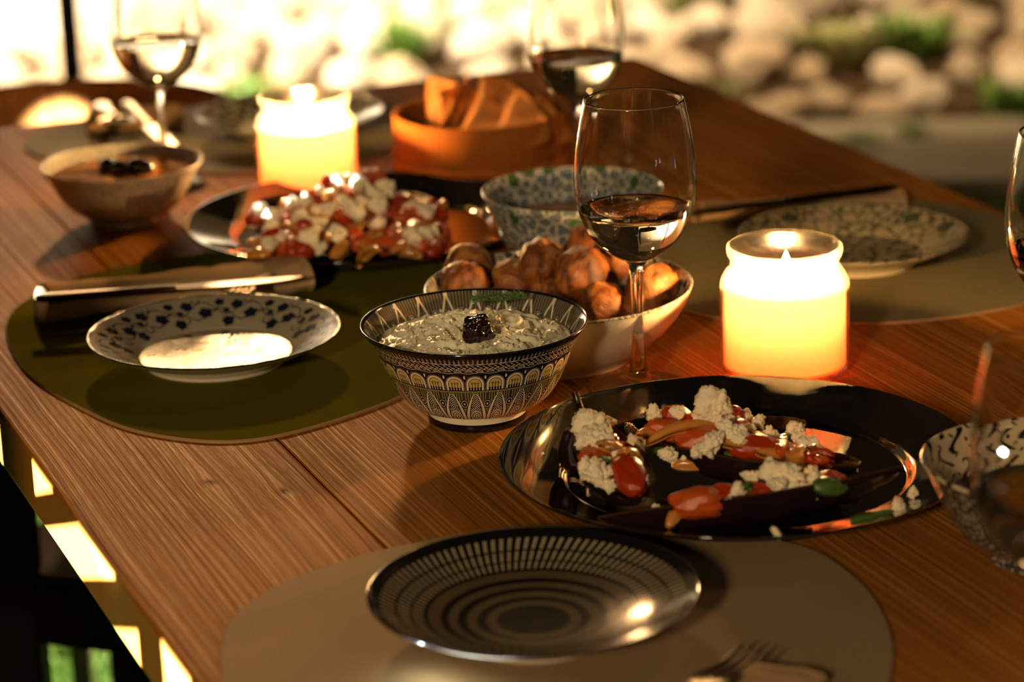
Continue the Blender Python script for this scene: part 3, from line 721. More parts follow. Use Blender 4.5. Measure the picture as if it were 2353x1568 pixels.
placemat('sage grey rounded placemat at right behind the candle jar', [(.125, 2.035), (.174, 1.988), (.235, 1.973), (.31, 1.975), (.39, 2.005), (.45, 2.06), (.472, 2.14), (.442, 2.235), (.395, 2.30), (.32, 2.35), (.23, 2.35), (.15, 2.30), (.115, 2.21), (.105, 2.11)], SAGE, MATEDGE)
placemat('grey-green placemat at the far left end of the table', [(-.478, 2.655), (-.468, 2.715), (-.42, 2.765), (-.34, 2.80), (-.25, 2.83), (-.17, 2.84), (-.12, 2.78), (-.105, 2.68), (-.112, 2.59), (-.15, 2.53), (-.23, 2.51), (-.32, 2.52), (-.40, 2.56), (-.45, 2.60)], SAGE, MATEDGE)

# ================================================================== PLATES, BOWLS
def dish(name, label, cat, xy, prof_out, prof_in, mo, mi_, z=0.0, rim=None, seg=160, group=None, rz=0.0):
    """closed shell; outer profile foot->rim then inner rim->centre"""
    t = thing(name, label, cat, (xy[0], xy[1], TZ + z), rz, group)
    po = smoothp(prof_out, 5); pi_ = smoothp(prof_in, 5); prof = po + pi_[0:]
    no = len(po)
    mats = [mo, mi_] + ([rim] if rim else [])
    zr = max(p[1] for p in prof)
    def mf(i, a, b_):
        if rim and min(a[1], b_[1]) > zr - 0.0013: return 2
        return 0 if i < no - 1 else 1
    lathe('body', prof, mats, t, seg, mf); return t

BLKRIM = simple('black_rim_glaze', (0.006, 0.006, 0.010), 0.1, spec=0.6, coat=0.5)
# patterned bowl with yogurt dip
yb = dish('patterned_bowl', 'navy and cream feather-patterned bowl of yogurt dip in sharp focus', 'bowl', (-0.0255, 1.7905),
     [(0, 0.004), (0.029, 0.004), (0.0305, 0.0), (0.0338, 0.0), (0.0345, 0.003), (0.0335, 0.0095), (0.0372, 0.0108), (0.0455, 0.0140), (0.0515, 0.0190), (0.0568, 0.0265), (0.0610, 0.0350), (0.0650, 0.0445), (0.0688, 0.0540), (0.0730, 0.0610), (0.0768, 0.0663), (0.0782, 0.0688)],
     [(0.0780, 0.0700), (0.0765, 0.0697), (0.0745, 0.0680), (0.0715, 0.0640), (0.0672, 0.0560), (0.0630, 0.045), (0.055, 0.030), (0.04, 0.018), (0, 0.013)], PRINT_OUT, PRINT_IN, rim=BLKRIM, seg=220)
def blob_disc(name, R, z, hf, mat, nr=60, na=140, loc=(0, 0, 0), parent=None, drop=0.006):
    vs = [(0, 0, z + hf(0, 0))]; fs = []
    for i in range(1, nr + 1):
        r = R * i / nr
        for k in range(na):
            a = 2 * PI * k / na; x, y = r * math.cos(a), r * math.sin(a); e = 1 - (i / nr) ** 6
            vs.append((x, y, z + hf(x, y) * e))
    for k in range(na): fs.append((0, 1 + k, 1 + (k + 1) % na))
    for i in range(nr - 1):
        for k in range(na):
            a = 1 + i * na + k; b_ = 1 + i * na + (k + 1) % na; fs.append((a, a + na, b_ + na, b_))
    b0 = len(vs)
    for k in range(na): a = 2 * PI * k / na; vs.append((R * 0.93 * math.cos(a), R * 0.93 * math.sin(a), z - drop))
    last = 1 + (nr - 1) * na
    for k in range(na): fs.append((last + k, b0 + k, b0 + (k + 1) % na, last + (k + 1) % na))
    fs.append(tuple(b0 + k for k in range(na))[::-1])
    return mk(name, vs, fs, mat, parent, loc=loc)
def yh(x, y):
    v = Vector((x * 52, y * 52, 1.7)); w = Vector((noise.noise(v * 0.9), noise.noise(v * 0.9 + Vector((5, 2, 1))), 0))
    n1 = 1 - abs(noise.noise(v + w * 1.3)) * 2
    n2 = 1 - abs(noise.noise(v * 2.3 + w * 2.0)) * 2
    r = math.hypot(x, y)
    return 0.0085 * (1 - (r / 0.068) ** 2) + 0.0050 * n1 + 0.0026 * n2 + 0.0016 * noise.noise(v * 4.5 + w * 3) + 0.0008 * noise.noise(v * 10) - 0.003
yg = blob_disc('yogurt_dip', 0.0660, 0.0572, yh, YOG, 90, 220, (-0.0255, 1.7905, TZ)); tag(yg, 'creamy herbed yogurt dip filling the feather-patterned bowl', 'dip')
def lump(name, seed, rad, amp, freq, mat, sub=4, sq=(1, 1, 1)):
    bm = bmesh.new(); bmesh.ops.create_icosphere(bm, subdivisions=sub, radius=1.0); o = Vector((seed * 7.7, seed * 1.9, seed))
    for v in bm.verts:
        d = v.co.normalized(); f = 1 + amp * noise.noise(d * freq + o) + amp * 0.5 * noise.noise(d * freq * 2.3 + o) + amp * 0.25 * noise.noise(d * freq * 5 + o)
        v.co = Vector((d.x * f * sq[0], d.y * f * sq[1], d.z * f * sq[2])) * rad
    for f in bm.faces: f.smooth = True
    me = bpy.data.meshes.new(name); bm.to_mesh(me); bm.free(); me.materials.append(mat); return me
ol = at(1097, 757, 0.0735)
o = inst('dried_olive', lump('dried_olive', 3, 0.0108, 0.20, 1.7, DATE, 5, (0.92, 0.85, 1.0)), None, ol, (0.2, 0.3, 0.4)); tag(o, 'wrinkled glossy black olive standing in the yogurt dip', 'olive')
dl = thing('dill_sprig', 'feathery green dill sprig on the yogurt behind the olive', 'herb', at(1112, 706, 0.0665))
r4 = random.Random(5)
for j, (ox, oy) in enumerate(((0, 0), (0.017, 0.002))):
    tube('stem', [(ox - .008, oy, 0.002), (ox, oy, 0.006), (ox + 0.012, oy, 0.005)], 0.0005, DILL, dl, 6)
    vs = []; fs = []
    for k in range(260):
        x = ox + r4.uniform(-.009, .013); y = oy + r4.uniform(-.002, .002); a = r4.uniform(0, 6.28); l_ = r4.uniform(.003, .007); b0 = len(vs)
        z = 0.004 + r4.uniform(0, .004); e = (x + math.cos(a) * l_, y + math.sin(a) * l_ * .5, z + r4.uniform(-.001, .004))
        vs += [(x, y, z), (x + .0009, y, z + .0005), e]; fs.append((b0, b0 + 1, b0 + 2))
    f_ = mk('frond', vs, fs, DILL, dl, False); f_['kind'] = 'stuff'

# left plate
plate_o = [(0, 0.003), (0.047, 0.003), (0.049, 0.0), (0.052, 0.0), (0.054, 0.004), (0.066, 0.0095), (0.082, 0.0170), (0.0925, 0.0225)]
plate_i = [(0.0932, 0.0238), (0.0920, 0.0240), (0.081, 0.0195), (0.066, 0.0125), (0.058, 0.0078), (0.054, 0.0062), (0.03, 0.0058), (0, 0.0056)]
dish('side_plate', 'round plate with blue blossom print and bright glare on the olive placemat', 'plate', (-0.2197, 1.9316), plate_o, plate_i, WHITEGL, FLOWERPL, MT)
dish('side_plate', 'black plate with cream radial dashes and rings on the taupe placemat', 'plate', (0.007, 1.4169),
     [(0, 0.003), (0.042, 0.003), (0.044, 0.0), (0.048, 0.0), (0.050, 0.004), (0.066, 0.0095), (0.082, 0.0170), (0.0925, 0.0228)],
     [(0.0932, 0.0238), (0.0922, 0.0241), (0.082, 0.0190), (0.066, 0.0122), (0.045, 0.0075), (0.025, 0.0055), (0, 0.0050)], WHITEGL, RINGPL, MT, rim=BLKRIM)
dish('side_plate', 'green leaf-patterned plate on the sage placemat behind the candle jar', 'plate', (0.280, 2.143), plate_o, plate_i, WHITEGL, GREENPL, MT, rz=0.5)
dish('side_plate', 'dark patterned plate behind the far candle at the end of the table', 'plate', (-0.2133, 2.6654), plate_o, plate_i, WHITEGL, fine_print('dark_green_print', (0.05, 0.06, 0.045), (0.28, 0.27, 0.20), 75, 0.10), MT)
# black platters
plat_o = [(0, 0.003), (0.098, 0.003), (0.100, 0.0), (0.104, 0.0), (0.107, 0.004), (0.116, 0.0095), (0.135, 0.0155), (0.1505, 0.0210)]
plat_i = [(0.1515, 0.0222), (0.1505, 0.0232), (0.136, 0.0188), (0.119, 0.0138), (0.1125, 0.0118), (0.1085, 0.0080), (0.1045, 0.0064), (0.06, 0.0058), (0, 0.0058)]
P1 = Vector((0.1405, 1.6414, TZ)); P2 = Vector((-0.124, 2.2638, TZ))
dish('serving_platter', 'glossy black round platter of stuffed aubergines in the right foreground', 'platter', P1[:2], plat_o, plat_i, BLKGL, BLKGL, 0, seg=240)
dish('serving_platter', 'glossy black round platter of feta-topped aubergines behind the blossom plate', 'platter', P2[:2], plat_o, plat_i, BLKGL, BLKGL, 0, seg=200)
# roast bowl
rb = (0.0352, 1.918)
dish('serving_bowl', 'wide cream bowl of roasted potatoes behind the yogurt bowl', 'bowl', rb,
     [(0, 0.003), (0.046, 0.003), (0.048, 0.0), (0.052, 0.0), (0.054, 0.004), (0.068, 0.0135), (0.084, 0.0290), (0.0945, 0.0450), (0.0978, 0.0545)],
     [(0.0983, 0.0560), (0.0965, 0.0562), (0.0925, 0.0475), (0.080, 0.029), (0.062, 0.0150), (0.045, 0.0085), (0, 0.0075)], WHITEGL, GREYINT, 0)
def bowl_prof(s=1.0, h=1.0):
    o_ = [(0, 0.004), (0.028, 0.004), (0.030, 0.0), (0.0338, 0.0), (0.0345, 0.003), (0.034, 0.008), (0.0420, 0.0115), (0.0520, 0.0200), (0.0600, 0.0320), (0.0665, 0.0470), (0.0715, 0.0590), (0.0755, 0.0668)]
    i_ = [(0.0762, 0.0690), (0.0748, 0.0692), (0.0705, 0.0620), (0.0645, 0.047), (0.057, 0.032), (0.045, 0.019), (0, 0.013)]
    return [(r * s, z * h) for r, z in o_], [(r * s, z * h) for r, z in i_]
o_, i_ = bowl_prof(0.98, 1.06)
dish('dip_bowl', 'blue bowl with cream scroll pattern behind the roasted potatoes', 'bowl', (0.0541, 2.131), o_, i_, BLUEBOWL, BLUEBOWL, MT * 0 + 0.0)
s_ = blob_disc('amber_sauce', 0.062, 0.047, lambda x, y: 0.001 * noise.noise(Vector((x * 60, y * 60, 0))), SAUCE, 16, 60, (0.0541, 2.131, TZ)); tag(s_, 'amber sauce in the blue scroll-patterned bowl', 'sauce')
o_, i_ = bowl_prof(0.935, 0.77)
dish('dip_bowl', 'pale lattice-patterned bowl of orange dip at far left of the table', 'bowl', (-0.340, 2.358), o_, i_, LATTICE, LATTICE, 0.0)
s_ = blob_disc('orange_dip', 0.0640, 0.0425, lambda x, y: 0.004 * noise.noise(Vector((x * 45, y * 45, 0))) + 0.003, HUMMUS, 30, 80, (-0.340, 2.358, TZ)); tag(s_, 'orange hummus-like dip in the pale lattice-patterned bowl', 'dip')
for i, (px, py) in enumerate(((248, 378), (278, 384), (312, 378), (330, 386))):
    o = inst('olive_piece', lump('olive_piece', i + 11, 0.0075, 0.35, 2.2, DATE, 3, (1.2, 1, .8)), None, at(px, py, 0.050)); tag(o, ('leftmost dark olive piece', 'second dark olive piece from the left', 'third dark olive piece from the left', 'rightmost dark olive piece')[i] + ' on the orange dip in the far left bowl', 'olive', 'olive pieces on the orange dip')
o_, i_ = bowl_prof(0.98, 0.90)
RB = (0.312, 1.502)
dish('dip_bowl', 'bowl with black tendrils inside and grey pattern outside, at right picture edge', 'bowl', RB, o_, i_, fine_print('grey_petal_print', (0.34, 0.31, 0.23), (0.05, 0.05, 0.045), 210, 0.16), DARKLEAF, 0.0)
s_ = blob_disc('hummus', 0.0530, 0.0300, lambda x, y: 0.003 * noise.noise(Vector((x * 45, y * 45, 3))), HUMMUS, 24, 70, (RB[0], RB[1], TZ)); tag(s_, 'orange-brown dip in the black tendril bowl at right edge', 'dip')

# ================================================================== CANDLES
def candle(label, xy):
    t = thing('candle_jar', label, 'candle', (xy[0], xy[1], TZ))
    op = smoothp([(0, 0.0015), (0.036, 0.0015), (0.040, 0.0), (0.0435, 0.002), (0.0462, 0.008), (0.0463, 0.03), (0.0463, 0.060), (0.0455, 0.068), (0.0425, 0.0745), (0.0395, 0.0775), (0.0385, 0.0805), (0.0385, 0.0860), (0.0405, 0.0875), (0.0412, 0.0900), (0.0410, 0.0935), (0.0395, 0.0950)], 4)
    ip = smoothp([(0.0378, 0.0945), (0.0368, 0.092), (0.0365, 0.086), (0.0365, 0.0805), (0.0375, 0.0765), (0.0408, 0.0725), (0.0434, 0.067), (0.0441, 0.060), (0.0441, 0.010), (0.042, 0.006), (0, 0.006)], 4)
    lathe('jar', op + ip, JARGL, t, 128)
    wx = smoothp([(0, 0.0066), (0.040, 0.0066), (0.0430, 0.009), (0.0437, 0.014), (0.0437, 0.056), (0.0434, 0.0640), (0.0420, 0.0668), (0.040, 0.0662), (0.034, 0.0650), (0.02, 0.0646), (0, 0.0645)], 4)
    lathe('wax', wx, WAX, t, 96)
    tube('wick', [(0, 0, 0.063), (0.0005, 0, 0.068), (0.0015, 0, 0.071)], 0.0009, WICK, t, 8)
    fp = smoothp([(0, 0), (0.0035, 0.003), (0.0048, 0.007), (0.0040, 0.012), (0.0018, 0.018), (0, 0.022)], 5)
    lathe('flame', fp, FLAME, t, 24, loc=(0.0012, 0, 0.0685))
    pl = point('candle_light', (xy[0], xy[1], TZ + 0.080), 15, (1.0, 0.56, 0.20), 0.006)
    pl.parent = t; pl.location = (0.001, 0, 0.0815)
    # lamp added inside the wax, standing in for flame light through the pool
    ml = point('wax_glow_fill', (0, 0, 0), 1.15, (1.0, 0.86, 0.64), 0.006); ml.parent = t; ml.location = (0, 0, 0.0575)
    return t
candle('lit candle in a glass jar behind the right platter', (0.1955, 1.8690))
candle('lit candle in a glass jar, out of focus behind the far platter', (-0.1805, 2.425))

# ================================================================== WINE GLASSES
g_out = [(0, 0.0), (0.034, 0.0), (0.0360, 0.0010), (0.0340, 0.0022), (0.020, 0.0042), (0.010, 0.0085), (0.0060, 0.018), (0.0044, 0.034), (0.0039, 0.050), (0.0042, 0.070), (0.0052, 0.088), (0.0085, 0.0945),
         (0.0165, 0.0990), (0.0250, 0.1055), (0.0330, 0.1150), (0.0390, 0.1280), (0.0422, 0.1430), (0.0427, 0.1560), (0.0415, 0.1720), (0.0388, 0.1900), (0.0358, 0.2050), (0.0349, 0.2095)]
g_in = [(0.0345, 0.2102), (0.0339, 0.2095), (0.0348, 0.2050), (0.0378, 0.1900), (0.0405, 0.1720), (0.0417, 0.1560), (0.0412, 0.1430), (0.0380, 0.1285), (0.0318, 0.1160), (0.0235, 0.1070), (0.0140, 0.1015), (0, 0.0985)]
gi_s = smoothp(g_in, 4)
def wineglass(label, xy, level, z=0.0):
    t = thing('wine_glass', label, 'glass', (xy[0], xy[1], TZ + z), 0, 'wine glasses with white wine')
    lathe('glass', smoothp(g_out, 4) + gi_s, WINEGL, t, 180, wob=lambda a, z: 1 + (0.0016 * noise.noise(Vector((math.cos(a) * 6, math.sin(a) * 6, z * 14 + xy[0] * 50))) if z > 0.105 else 0))
    pr = [(r + 0.00025 if r > 0.001 else 0, z_ - 0.0002) for r, z_ in gi_s if z_ < level][::-1]
    r_l = np.interp(level, [p[1] for p in gi_s[::-1]], [p[0] for p in gi_s[::-1]]) + 0.00025
    pr = pr + [(float(r_l), level + 0.0006), (float(r_l) - 0.0012, level), (0, level)]
    lathe('wine', pr, WINE, t, 96); return t
wineglass('sharply focused wine glass of white wine, left of the front candle', (0.0890, 1.8405), 0.132)
wineglass('blurred wine glass in front of the bread basket, top centre', (0.0645, 2.355), 0.135)
wineglass('blurred wine glass at far left above the lattice bowl', (-0.3170, 2.475), 0.137)
wineglass('wine glass cut by the right picture edge, behind the sage placemat corner', (0.3630, 1.70), 0.132)
wineglass('large blurred wine glass in the right foreground beside the tendril bowl', (0.2640, 1.2550), 0.134)

# ================================================================== BREAD BASKET
bk = thing('bread_basket', 'round steam-bent wooden box full of pita wedges', 'basket', (-0.0225, 2.500, TZ))
bk.scale = (0.945, 0.945, 1.03)
lathe('wall', [(0.0835, 0.004), (0.0865, 0.004), (0.0870, 0.0545), (0.0865, 0.0560), (0.0825, 0.0560), (0.0820, 0.0545), (0.0820, 0.004), (0.0835, 0.004)], BAMBOO, bk, 96)
lathe('lower_band', [(0.0862, 0.001), (0.0892, 0.001), (0.0895, 0.017), (0.0890, 0.0180), (0.0864, 0.0180)], BAMBOO, bk, 96)
lathe('base', [(0, 0.0015), (0.083, 0.0015), (0.083, 0.005), (0, 0.005)], BAMBOO, bk, 64)
def pita(name, label, px, py, h, rot, sc=1.0):
    """folded wedge of flat bread: a thick curved sector"""
    vs = []; fs = []; nu, nv = 14, 10; Rw = 0.075 * sc; half = 0.42
    for side in (1, -1):
        for i in range(nu + 1):
            for j in range(nv + 1):
                t = i / nu; a = -half + 2 * half * j / nv; r = Rw * t
                e = min(1, t * 5) * min(1, (1 - t) * 4 + 0.15) * min(1, (1 - abs(a) / half) * 3 + 0.15)
                bend = 0.018 * (a / half) ** 2 * t + 0.004 * noise.noise(Vector((t * 3, a * 4, sc * 9)))
                vs.append((r * math.cos(a), r * math.sin(a), bend + side * 0.0052 * e))
    n1 = (nu + 1) * (nv + 1)
    for i in range(nu):
        for j in range(nv):
            a = i * (nv + 1) + j; fs.append((a, a + nv + 1, a + nv + 2, a + 1)); fs.append((n1 + a, n1 + a + 1, n1 + a + nv + 2, n1 + a + nv + 1))
    for i in range(nu):
        for j in (0, nv):
            a = i * (nv + 1) + j; fs.append((a, a + nv + 1, n1 + a + nv + 1, n1 + a))
    for j in range(nv):
        a = nu * (nv + 1) + j; fs.append((a, a + 1, n1 + a + 1, n1 + a))
    o = mk(name, vs, fs, BREAD); o.location = at(px, py, h); o.rotation_euler = rot; tag(o, label, 'bread'); return o
def pw(label, x, y, z, rot, sc=1.0):
    o = pita('pita_wedge', label, 1000, 300, 0, rot, sc); o.location = (x, y, TZ + z)
bx, by = -0.0225, 2.500
pw('upright pita wedge at the left side of the basket', bx - 0.050, by + 0.005, 0.012, (0.3, -1.15, 0.2), 1.0)
pw('narrow pita wedge leaning second from left in the basket', bx - 0.028, by + 0.015, 0.012, (0.2, -1.30, -0.5), 1.0)
pw('tallest pita wedge in the middle of the basket', bx - 0.012, by - 0.010, 0.016, (1.35, -0.95, 0.15), 1.05)
pw('broad pita wedge folded over at the front of the basket', bx - 0.035, by - 0.045, 0.022, (1.15, -0.55, 0.1), 0.95)
pw('pita wedge slanting right at the front of the basket', bx + 0.000, by - 0.050, 0.020, (1.1, -0.62, 0.0), 0.95)
pw('rightmost pita wedge against the basket wall', bx + 0.022, by - 0.030, 0.018, (1.2, -0.60, 0.25), 0.85)
pw('pita wedge at the back of the basket', bx + 0.005, by + 0.030, 0.015, (1.4, -0.8, 0.4), 0.9)

# ================================================================== POTATOES
PM = [lump('roasted_potato', i + 21, 0.0185, 0.16, 1.6, ROAST, 4, (1, 1, 0.9)) for i in range(5)]
for i, (px, py, h, s, lab) in enumerate([
    (1078, 618, 0.050, 1.02, 'roasted potato at the left rim of the cream bowl'),
    (1066, 658, 0.045, 1.05, 'roasted potato in front at the left, partly behind the yogurt bowl'),
    (1245, 606, 0.057, 1.05, 'peeling roasted potato at the back left of the pile'),
    (1336, 628, 0.056, 1.12, 'big orange-lit roasted potato in the middle of the pile'),
    (1352, 572, 0.054, 1.00, 'roasted potato behind the middle one'),
    (1425, 602, 0.048, 1.00, 'shaded roasted potato seen left of the glass stem'),
    (1500, 668, 0.044, 1.12, 'roasted potato right of the glass stem'),
    (1180, 652, 0.040, 1.00, 'dark roasted potato between the left pair and the middle'),
    (1385, 705, 0.034, 1.05, 'shadowed roasted potato at the front of the bowl'),
    (1265, 672, 0.036, 1.00, 'low roasted potato below the middle one'),
    (1475, 720, 0.030, 0.95, 'lowest roasted potato near the stem in the bowl')]):
    o = inst('roasted_potato', PM[i % 5], None, at(px, py, h), (rnd.uniform(0, 3), rnd.uniform(0, 3), rnd.uniform(0, 6)), (s, s, s)); tag(o, lab, 'potato', 'roasted potatoes in the cream bowl')

# ================================================================== STUFFED AUBERGINES
def crumb(seed, sub=4):
    """broken crumbly lump: random flat breaks, then torn edges"""
    bm = bmesh.new(); bmesh.ops.create_icosphere(bm, subdivisions=sub, radius=1.0); o = Vector((seed * 3.1, seed * 7.3, seed * 1.7))
    rr = random.Random(seed); pls = []
    for k in range(13):
        n = Vector((rr.gauss(0, 1), rr.gauss(0, 1), rr.gauss(0, 1))).normalized(); pls.append((n, rr.uniform(0.55, 1.0)))
    for v in bm.verts:
        d = v.co.normalized(); r = 1.25
        for n, q in pls:
            c = d.dot(n)
            if c > 0.05: r = min(r, q / c)
        mid = noise.noise(d * 2.6 + o); fine = noise.noise(d * 6.5 + o); ff = noise.noise(d * 15.0 + o)
        f = r * (1 + 0.30 * mid - 0.16 * abs(fine) + 0.10 * ff) - 0.10 * max(0, noise.noise(d * 3.7 - o)) ** 0.5
        v.co = d * f * 0.98; v.co.z *= 0.9
    for f in bm.faces: f.smooth = sub > 3
    me = bpy.data.meshes.new('feta_chunk'); bm.to_mesh(me); bm.free(); me.materials.append(FETA); return me
CR = [crumb(i + 1, 5) for i in range(9)]; CRL = [crumb(i + 31, 3) for i in range(6)]
TM = [lump('tomato_piece', i + 41, 1.0, 0.15, 1.5, TOM, 4) for i in range(3)] + [lump('tomato_piece', i + 51, 1.0, 0.18, 1.6, TOMO, 4) for i in range(2)]
SC = [lump('filling_scrap', i + 71, 1.0, 0.5, 2.6, m, 3) for i, m in enumerate((TOM, TOMO, ONION, EGGFLESH, TOM, HERB))]
def strip(name, L_, wd_, bend, mat, seed=0, th=0.0012):
    """curved onion petal: curved sheet with thickness, along x"""
    vs = []; fs = []; nu, nv = 16, 6
    for side in (1, -1):
        for i in range(nu + 1):
            for j in range(nv + 1):
                t = i / nu - .5; w = (j / nv - .5); k = math.sqrt(max(0.02, 1 - (2 * t) ** 2)) ** 0.8
                x = t * L_; y = w * wd_ * k; z = -bend * (2 * t) ** 2 - wd_ * 0.35 * (2 * w) ** 2 * k + 0.0006 * noise.noise(Vector((x * 300, y * 300, seed)))
                vs.append((x, y, z + side * th))
    n1 = (nu + 1) * (nv + 1)
    for i in range(nu):
        for j in range(nv):
            a = i * (nv + 1) + j; fs.append((a, a + nv + 1, a + nv + 2, a + 1)); fs.append((n1 + a, n1 + a + 1, n1 + a + nv + 2, n1 + a + nv + 1))
        for j in (0, nv):
            a = i * (nv + 1) + j; fs.append((a, a + nv + 1, n1 + a + nv + 1, n1 + a))
    for j in range(nv):
        for i in (0, nu):
            a = i * (nv + 1) + j; fs.append((a, a + 1, n1 + a + 1, n1 + a))
    me = bpy.data.meshes.new(name); me.from_pydata(vs, [], fs); me.materials.append(mat)
    me.polygons.foreach_set('use_smooth', [True] * len(fs)); me.update(); return me
ON = [strip('onion_slice', 0.030, 0.011, 0.004, ONION, 1), strip('onion_slice', 0.042, 0.009, 0.008, ONION, 2), strip('onion_slice', 0.022, 0.014, 0.003, ONION, 3)]
def aubergine(label, p0, p1, zc, wmax, depth, lift0, lift1, bow=0.0, stem=0, seed=0, roll=0.0):
    """half aubergine, cut side up, from p0 to p1 (world); zc = height of the cut face above the table"""
    p0, p1 = Vector(p0), Vector(p1); d = (p1 - p0); d.z = 0; Ln = d.length; rz = math.atan2(d.y, d.x)
    t = thing('stuffed_aubergine', label, 'aubergine', (p0.x, p0.y, TZ), rz)
    n, m_ = 40, 16; vs = []; ctr = []
    def fr(s): return (math.sin(PI * min(1, s * 1.08 + 0.02)) ** 0.55) * (1 - 0.28 * (1 - s)) if s < 0.9 else max(0.04, (math.sin(PI * (s * 1.08 + 0.02 if s * 1.08 + .02 < 1 else 0.999)) ** 0.55)) 
    prof = []
    for i in range(n + 1):
        s = i / n; w = wmax * max(0.05, math.sin(PI * (0.03 + 0.94 * s)) ** 0.6) * (0.80 + 0.25 * s)
        z = zc + lift0 * (1 - s) ** 3 + lift1 * s ** 3 + 0.0012 * noise.noise(Vector((s * 5, seed, 0))); y = bow * 4 * s * (1 - s)
        dp = depth * max(0.12, math.sin(PI * (0.03 + 0.94 * s)) ** 0.7)
        prof.append((s * Ln, y, z, w, dp))
    for (x, y, z, w, dp) in prof:
        for k in range(m_ + 1):
            a = PI + PI * k / m_; wob = 1 + 0.05 * noise.noise(Vector((x * 60, a * 1.5, seed)))
            vs.append((x, y + w * math.cos(a) * wob, max(0.0075, z + dp * math.sin(a) * wob - roll * w * math.cos(a))))
        # thin rim turned in
    fs = []
    for i in range(n):
        for k in range(m_): a = i * (m_ + 1) + k; fs.append((a, a + 1, a + m_ + 2, a + m_ + 1))
    fs.append(tuple(range(m_ + 1))[::-1]); fs.append(tuple(n * (m_ + 1) + k for k in range(m_ + 1)))
    mk('skin', vs, fs, EGGSKIN, t)
    vs = []; fs = []; q = 12
    for (x, y, z, w, dp) in prof:
        for k in range(q + 1):
            v_ = k / q * 2 - 1; zz = z - 0.6 * dp * (1 - v_ ** 2) + 0.0012 + 0.0012 * noise.noise(Vector((x * 200, v_ * 3, seed)))
            vs.append((x, y + v_ * w * 0.985, (zz if abs(v_) < 0.99 else z + 0.0012) - roll * v_ * w))
    for i in range(n):
        for k in range(q): a = i * (q + 1) + k; fs.append((a, a + q + 1, a + q + 2, a + 1))
    mk('flesh', vs, fs, EGGFLESH, t)
    if stem:
        a0 = prof[0]
        tube('stem', [(0.012, a0[1], a0[2] - 0.004), (0.002, 0, a0[2] + 0.004), (-0.004, 0.001, a0[2] + 0.012), (-0.006, 0.002, a0[2] + 0.022)], [0.007, 0.0045, 0.003, 0.0024], EGGSKIN, t, 10)
    t['_rz'] = rz
    return t
def local(t, P):
    M_ = Matrix.Translation(t.location) @ Matrix.Rotation(t['_rz'], 4, 'Z'); return M_.inverted() @ Vector(P)
def put(t, name, me, px, py, h, sc, rot=(0, 0, 0), world=None):
    P = at(px, py, h) if world is None else world
    if not hasattr(sc, '__len__'): sc = (sc, sc, sc)
    if name == 'feta_chunk': sc = tuple(q * 0.88 for q in sc)
    o = inst(name, me, t, local(t, P), (rot[0], rot[1], rot[2] - t['_rz']), sc); return o
# --- A: left one, stem at the back
A1 = aubergine('left stuffed aubergine with its stem up, in the front platter', at(1335, 985, 0.030), at(1452, 1185, 0.016), 0.029, 0.024, 0.022, 0.012, -0.002, 0.004, 0, 1)
tube('stem', [local(A1, at(1348, 985, 0.034)), local(A1, at(1335, 950, 0.042)), local(A1, at(1322, 906, 0.050))], [0.0055, 0.0030, 0.0026], EGGSKIN, A1, 10)
# dark leafy cap below the stem
put(A1, 'cap', lump('cap', 61, 1.0, 0.3, 1.8, EGGSKIN, 3), 1322, 1035, 0.026, (0.010, 0.012, 0.018))
put(A1, 'tomato_piece', TM[0], 1445, 1090, 0.036, (0.0105, 0.020, 0.009), (0.35, 0.0, 0.25))
put(A1, 'tomato_piece', TM[3], 1375, 1055, 0.034, (0.012, 0.014, 0.008), (0.2, 0.1, 0.6))
put(A1, 'onion_slice', ON[2], 1463, 1042, 0.043, (1.25, 1.25, 1.5), (0.5, 0.7, 1.2))
put(A1, 'onion_slice', ON[0], 1418, 1020, 0.043, (1.0, 1.2, 1), (0.3, 0.5, 0.7))
for (px, py, h, s, k) in ((1362, 975, 0.050, .0118, 0), (1350, 1010, 0.044, .0105, 1), (1385, 1003, 0.046, .0085, 2), (1350, 1078, 0.036, .0110, 3), (1375, 1098, 0.034, .0095, 4), (1398, 1118, 0.031, .0062, 5),
                          (1400, 968, 0.046, .0050, 6), (1452, 1010, 0.048, .0045, 7), (1418, 1045, 0.044, .0050, 8), (1402, 1082, 0.038, .0042, 2)):
    put(A1, 'feta_chunk', CR[k], px, py, h, s, (k, k * 1.7, k * 2.1))
# --- B: middle
B1 = aubergine('middle stuffed aubergine topped with onion and feta, in the front platter', at(1490, 1045, 0.022), at(1972, 1085, 0.022), 0.027, 0.024, 0.020, 0.006, -0.001, -0.004, 0, 2, 0.25)
for (px, py, h, s, r_, k) in ((1545, 990, 0.038, (.017, .010, .008), (0, .2, 0), 3), (1620, 1010, 0.036, (.020, .012, .009), (.2, 0, .2), 4), (1555, 955, 0.043, (.011, .009, .006), (0, .3, .5), 0), (1735, 1030, 0.036, (.0165, .009, .008), (.1, 0, -.05), 0),
                              (1700, 985, 0.040, (.010, .008, .006), (.1, .3, .7), 1), (1685, 955, 0.044, (.008, .008, .006), (.1, .3, .7), 1), (1640, 1045, 0.026, (.016, .008, .006), (.1, .0, .1), 2), (1780, 1060, 0.026, (.016, .008, .005), (.1, 0, -.1), 1)):
    put(B1, 'tomato_piece', TM[k], px, py, h, s, r_)
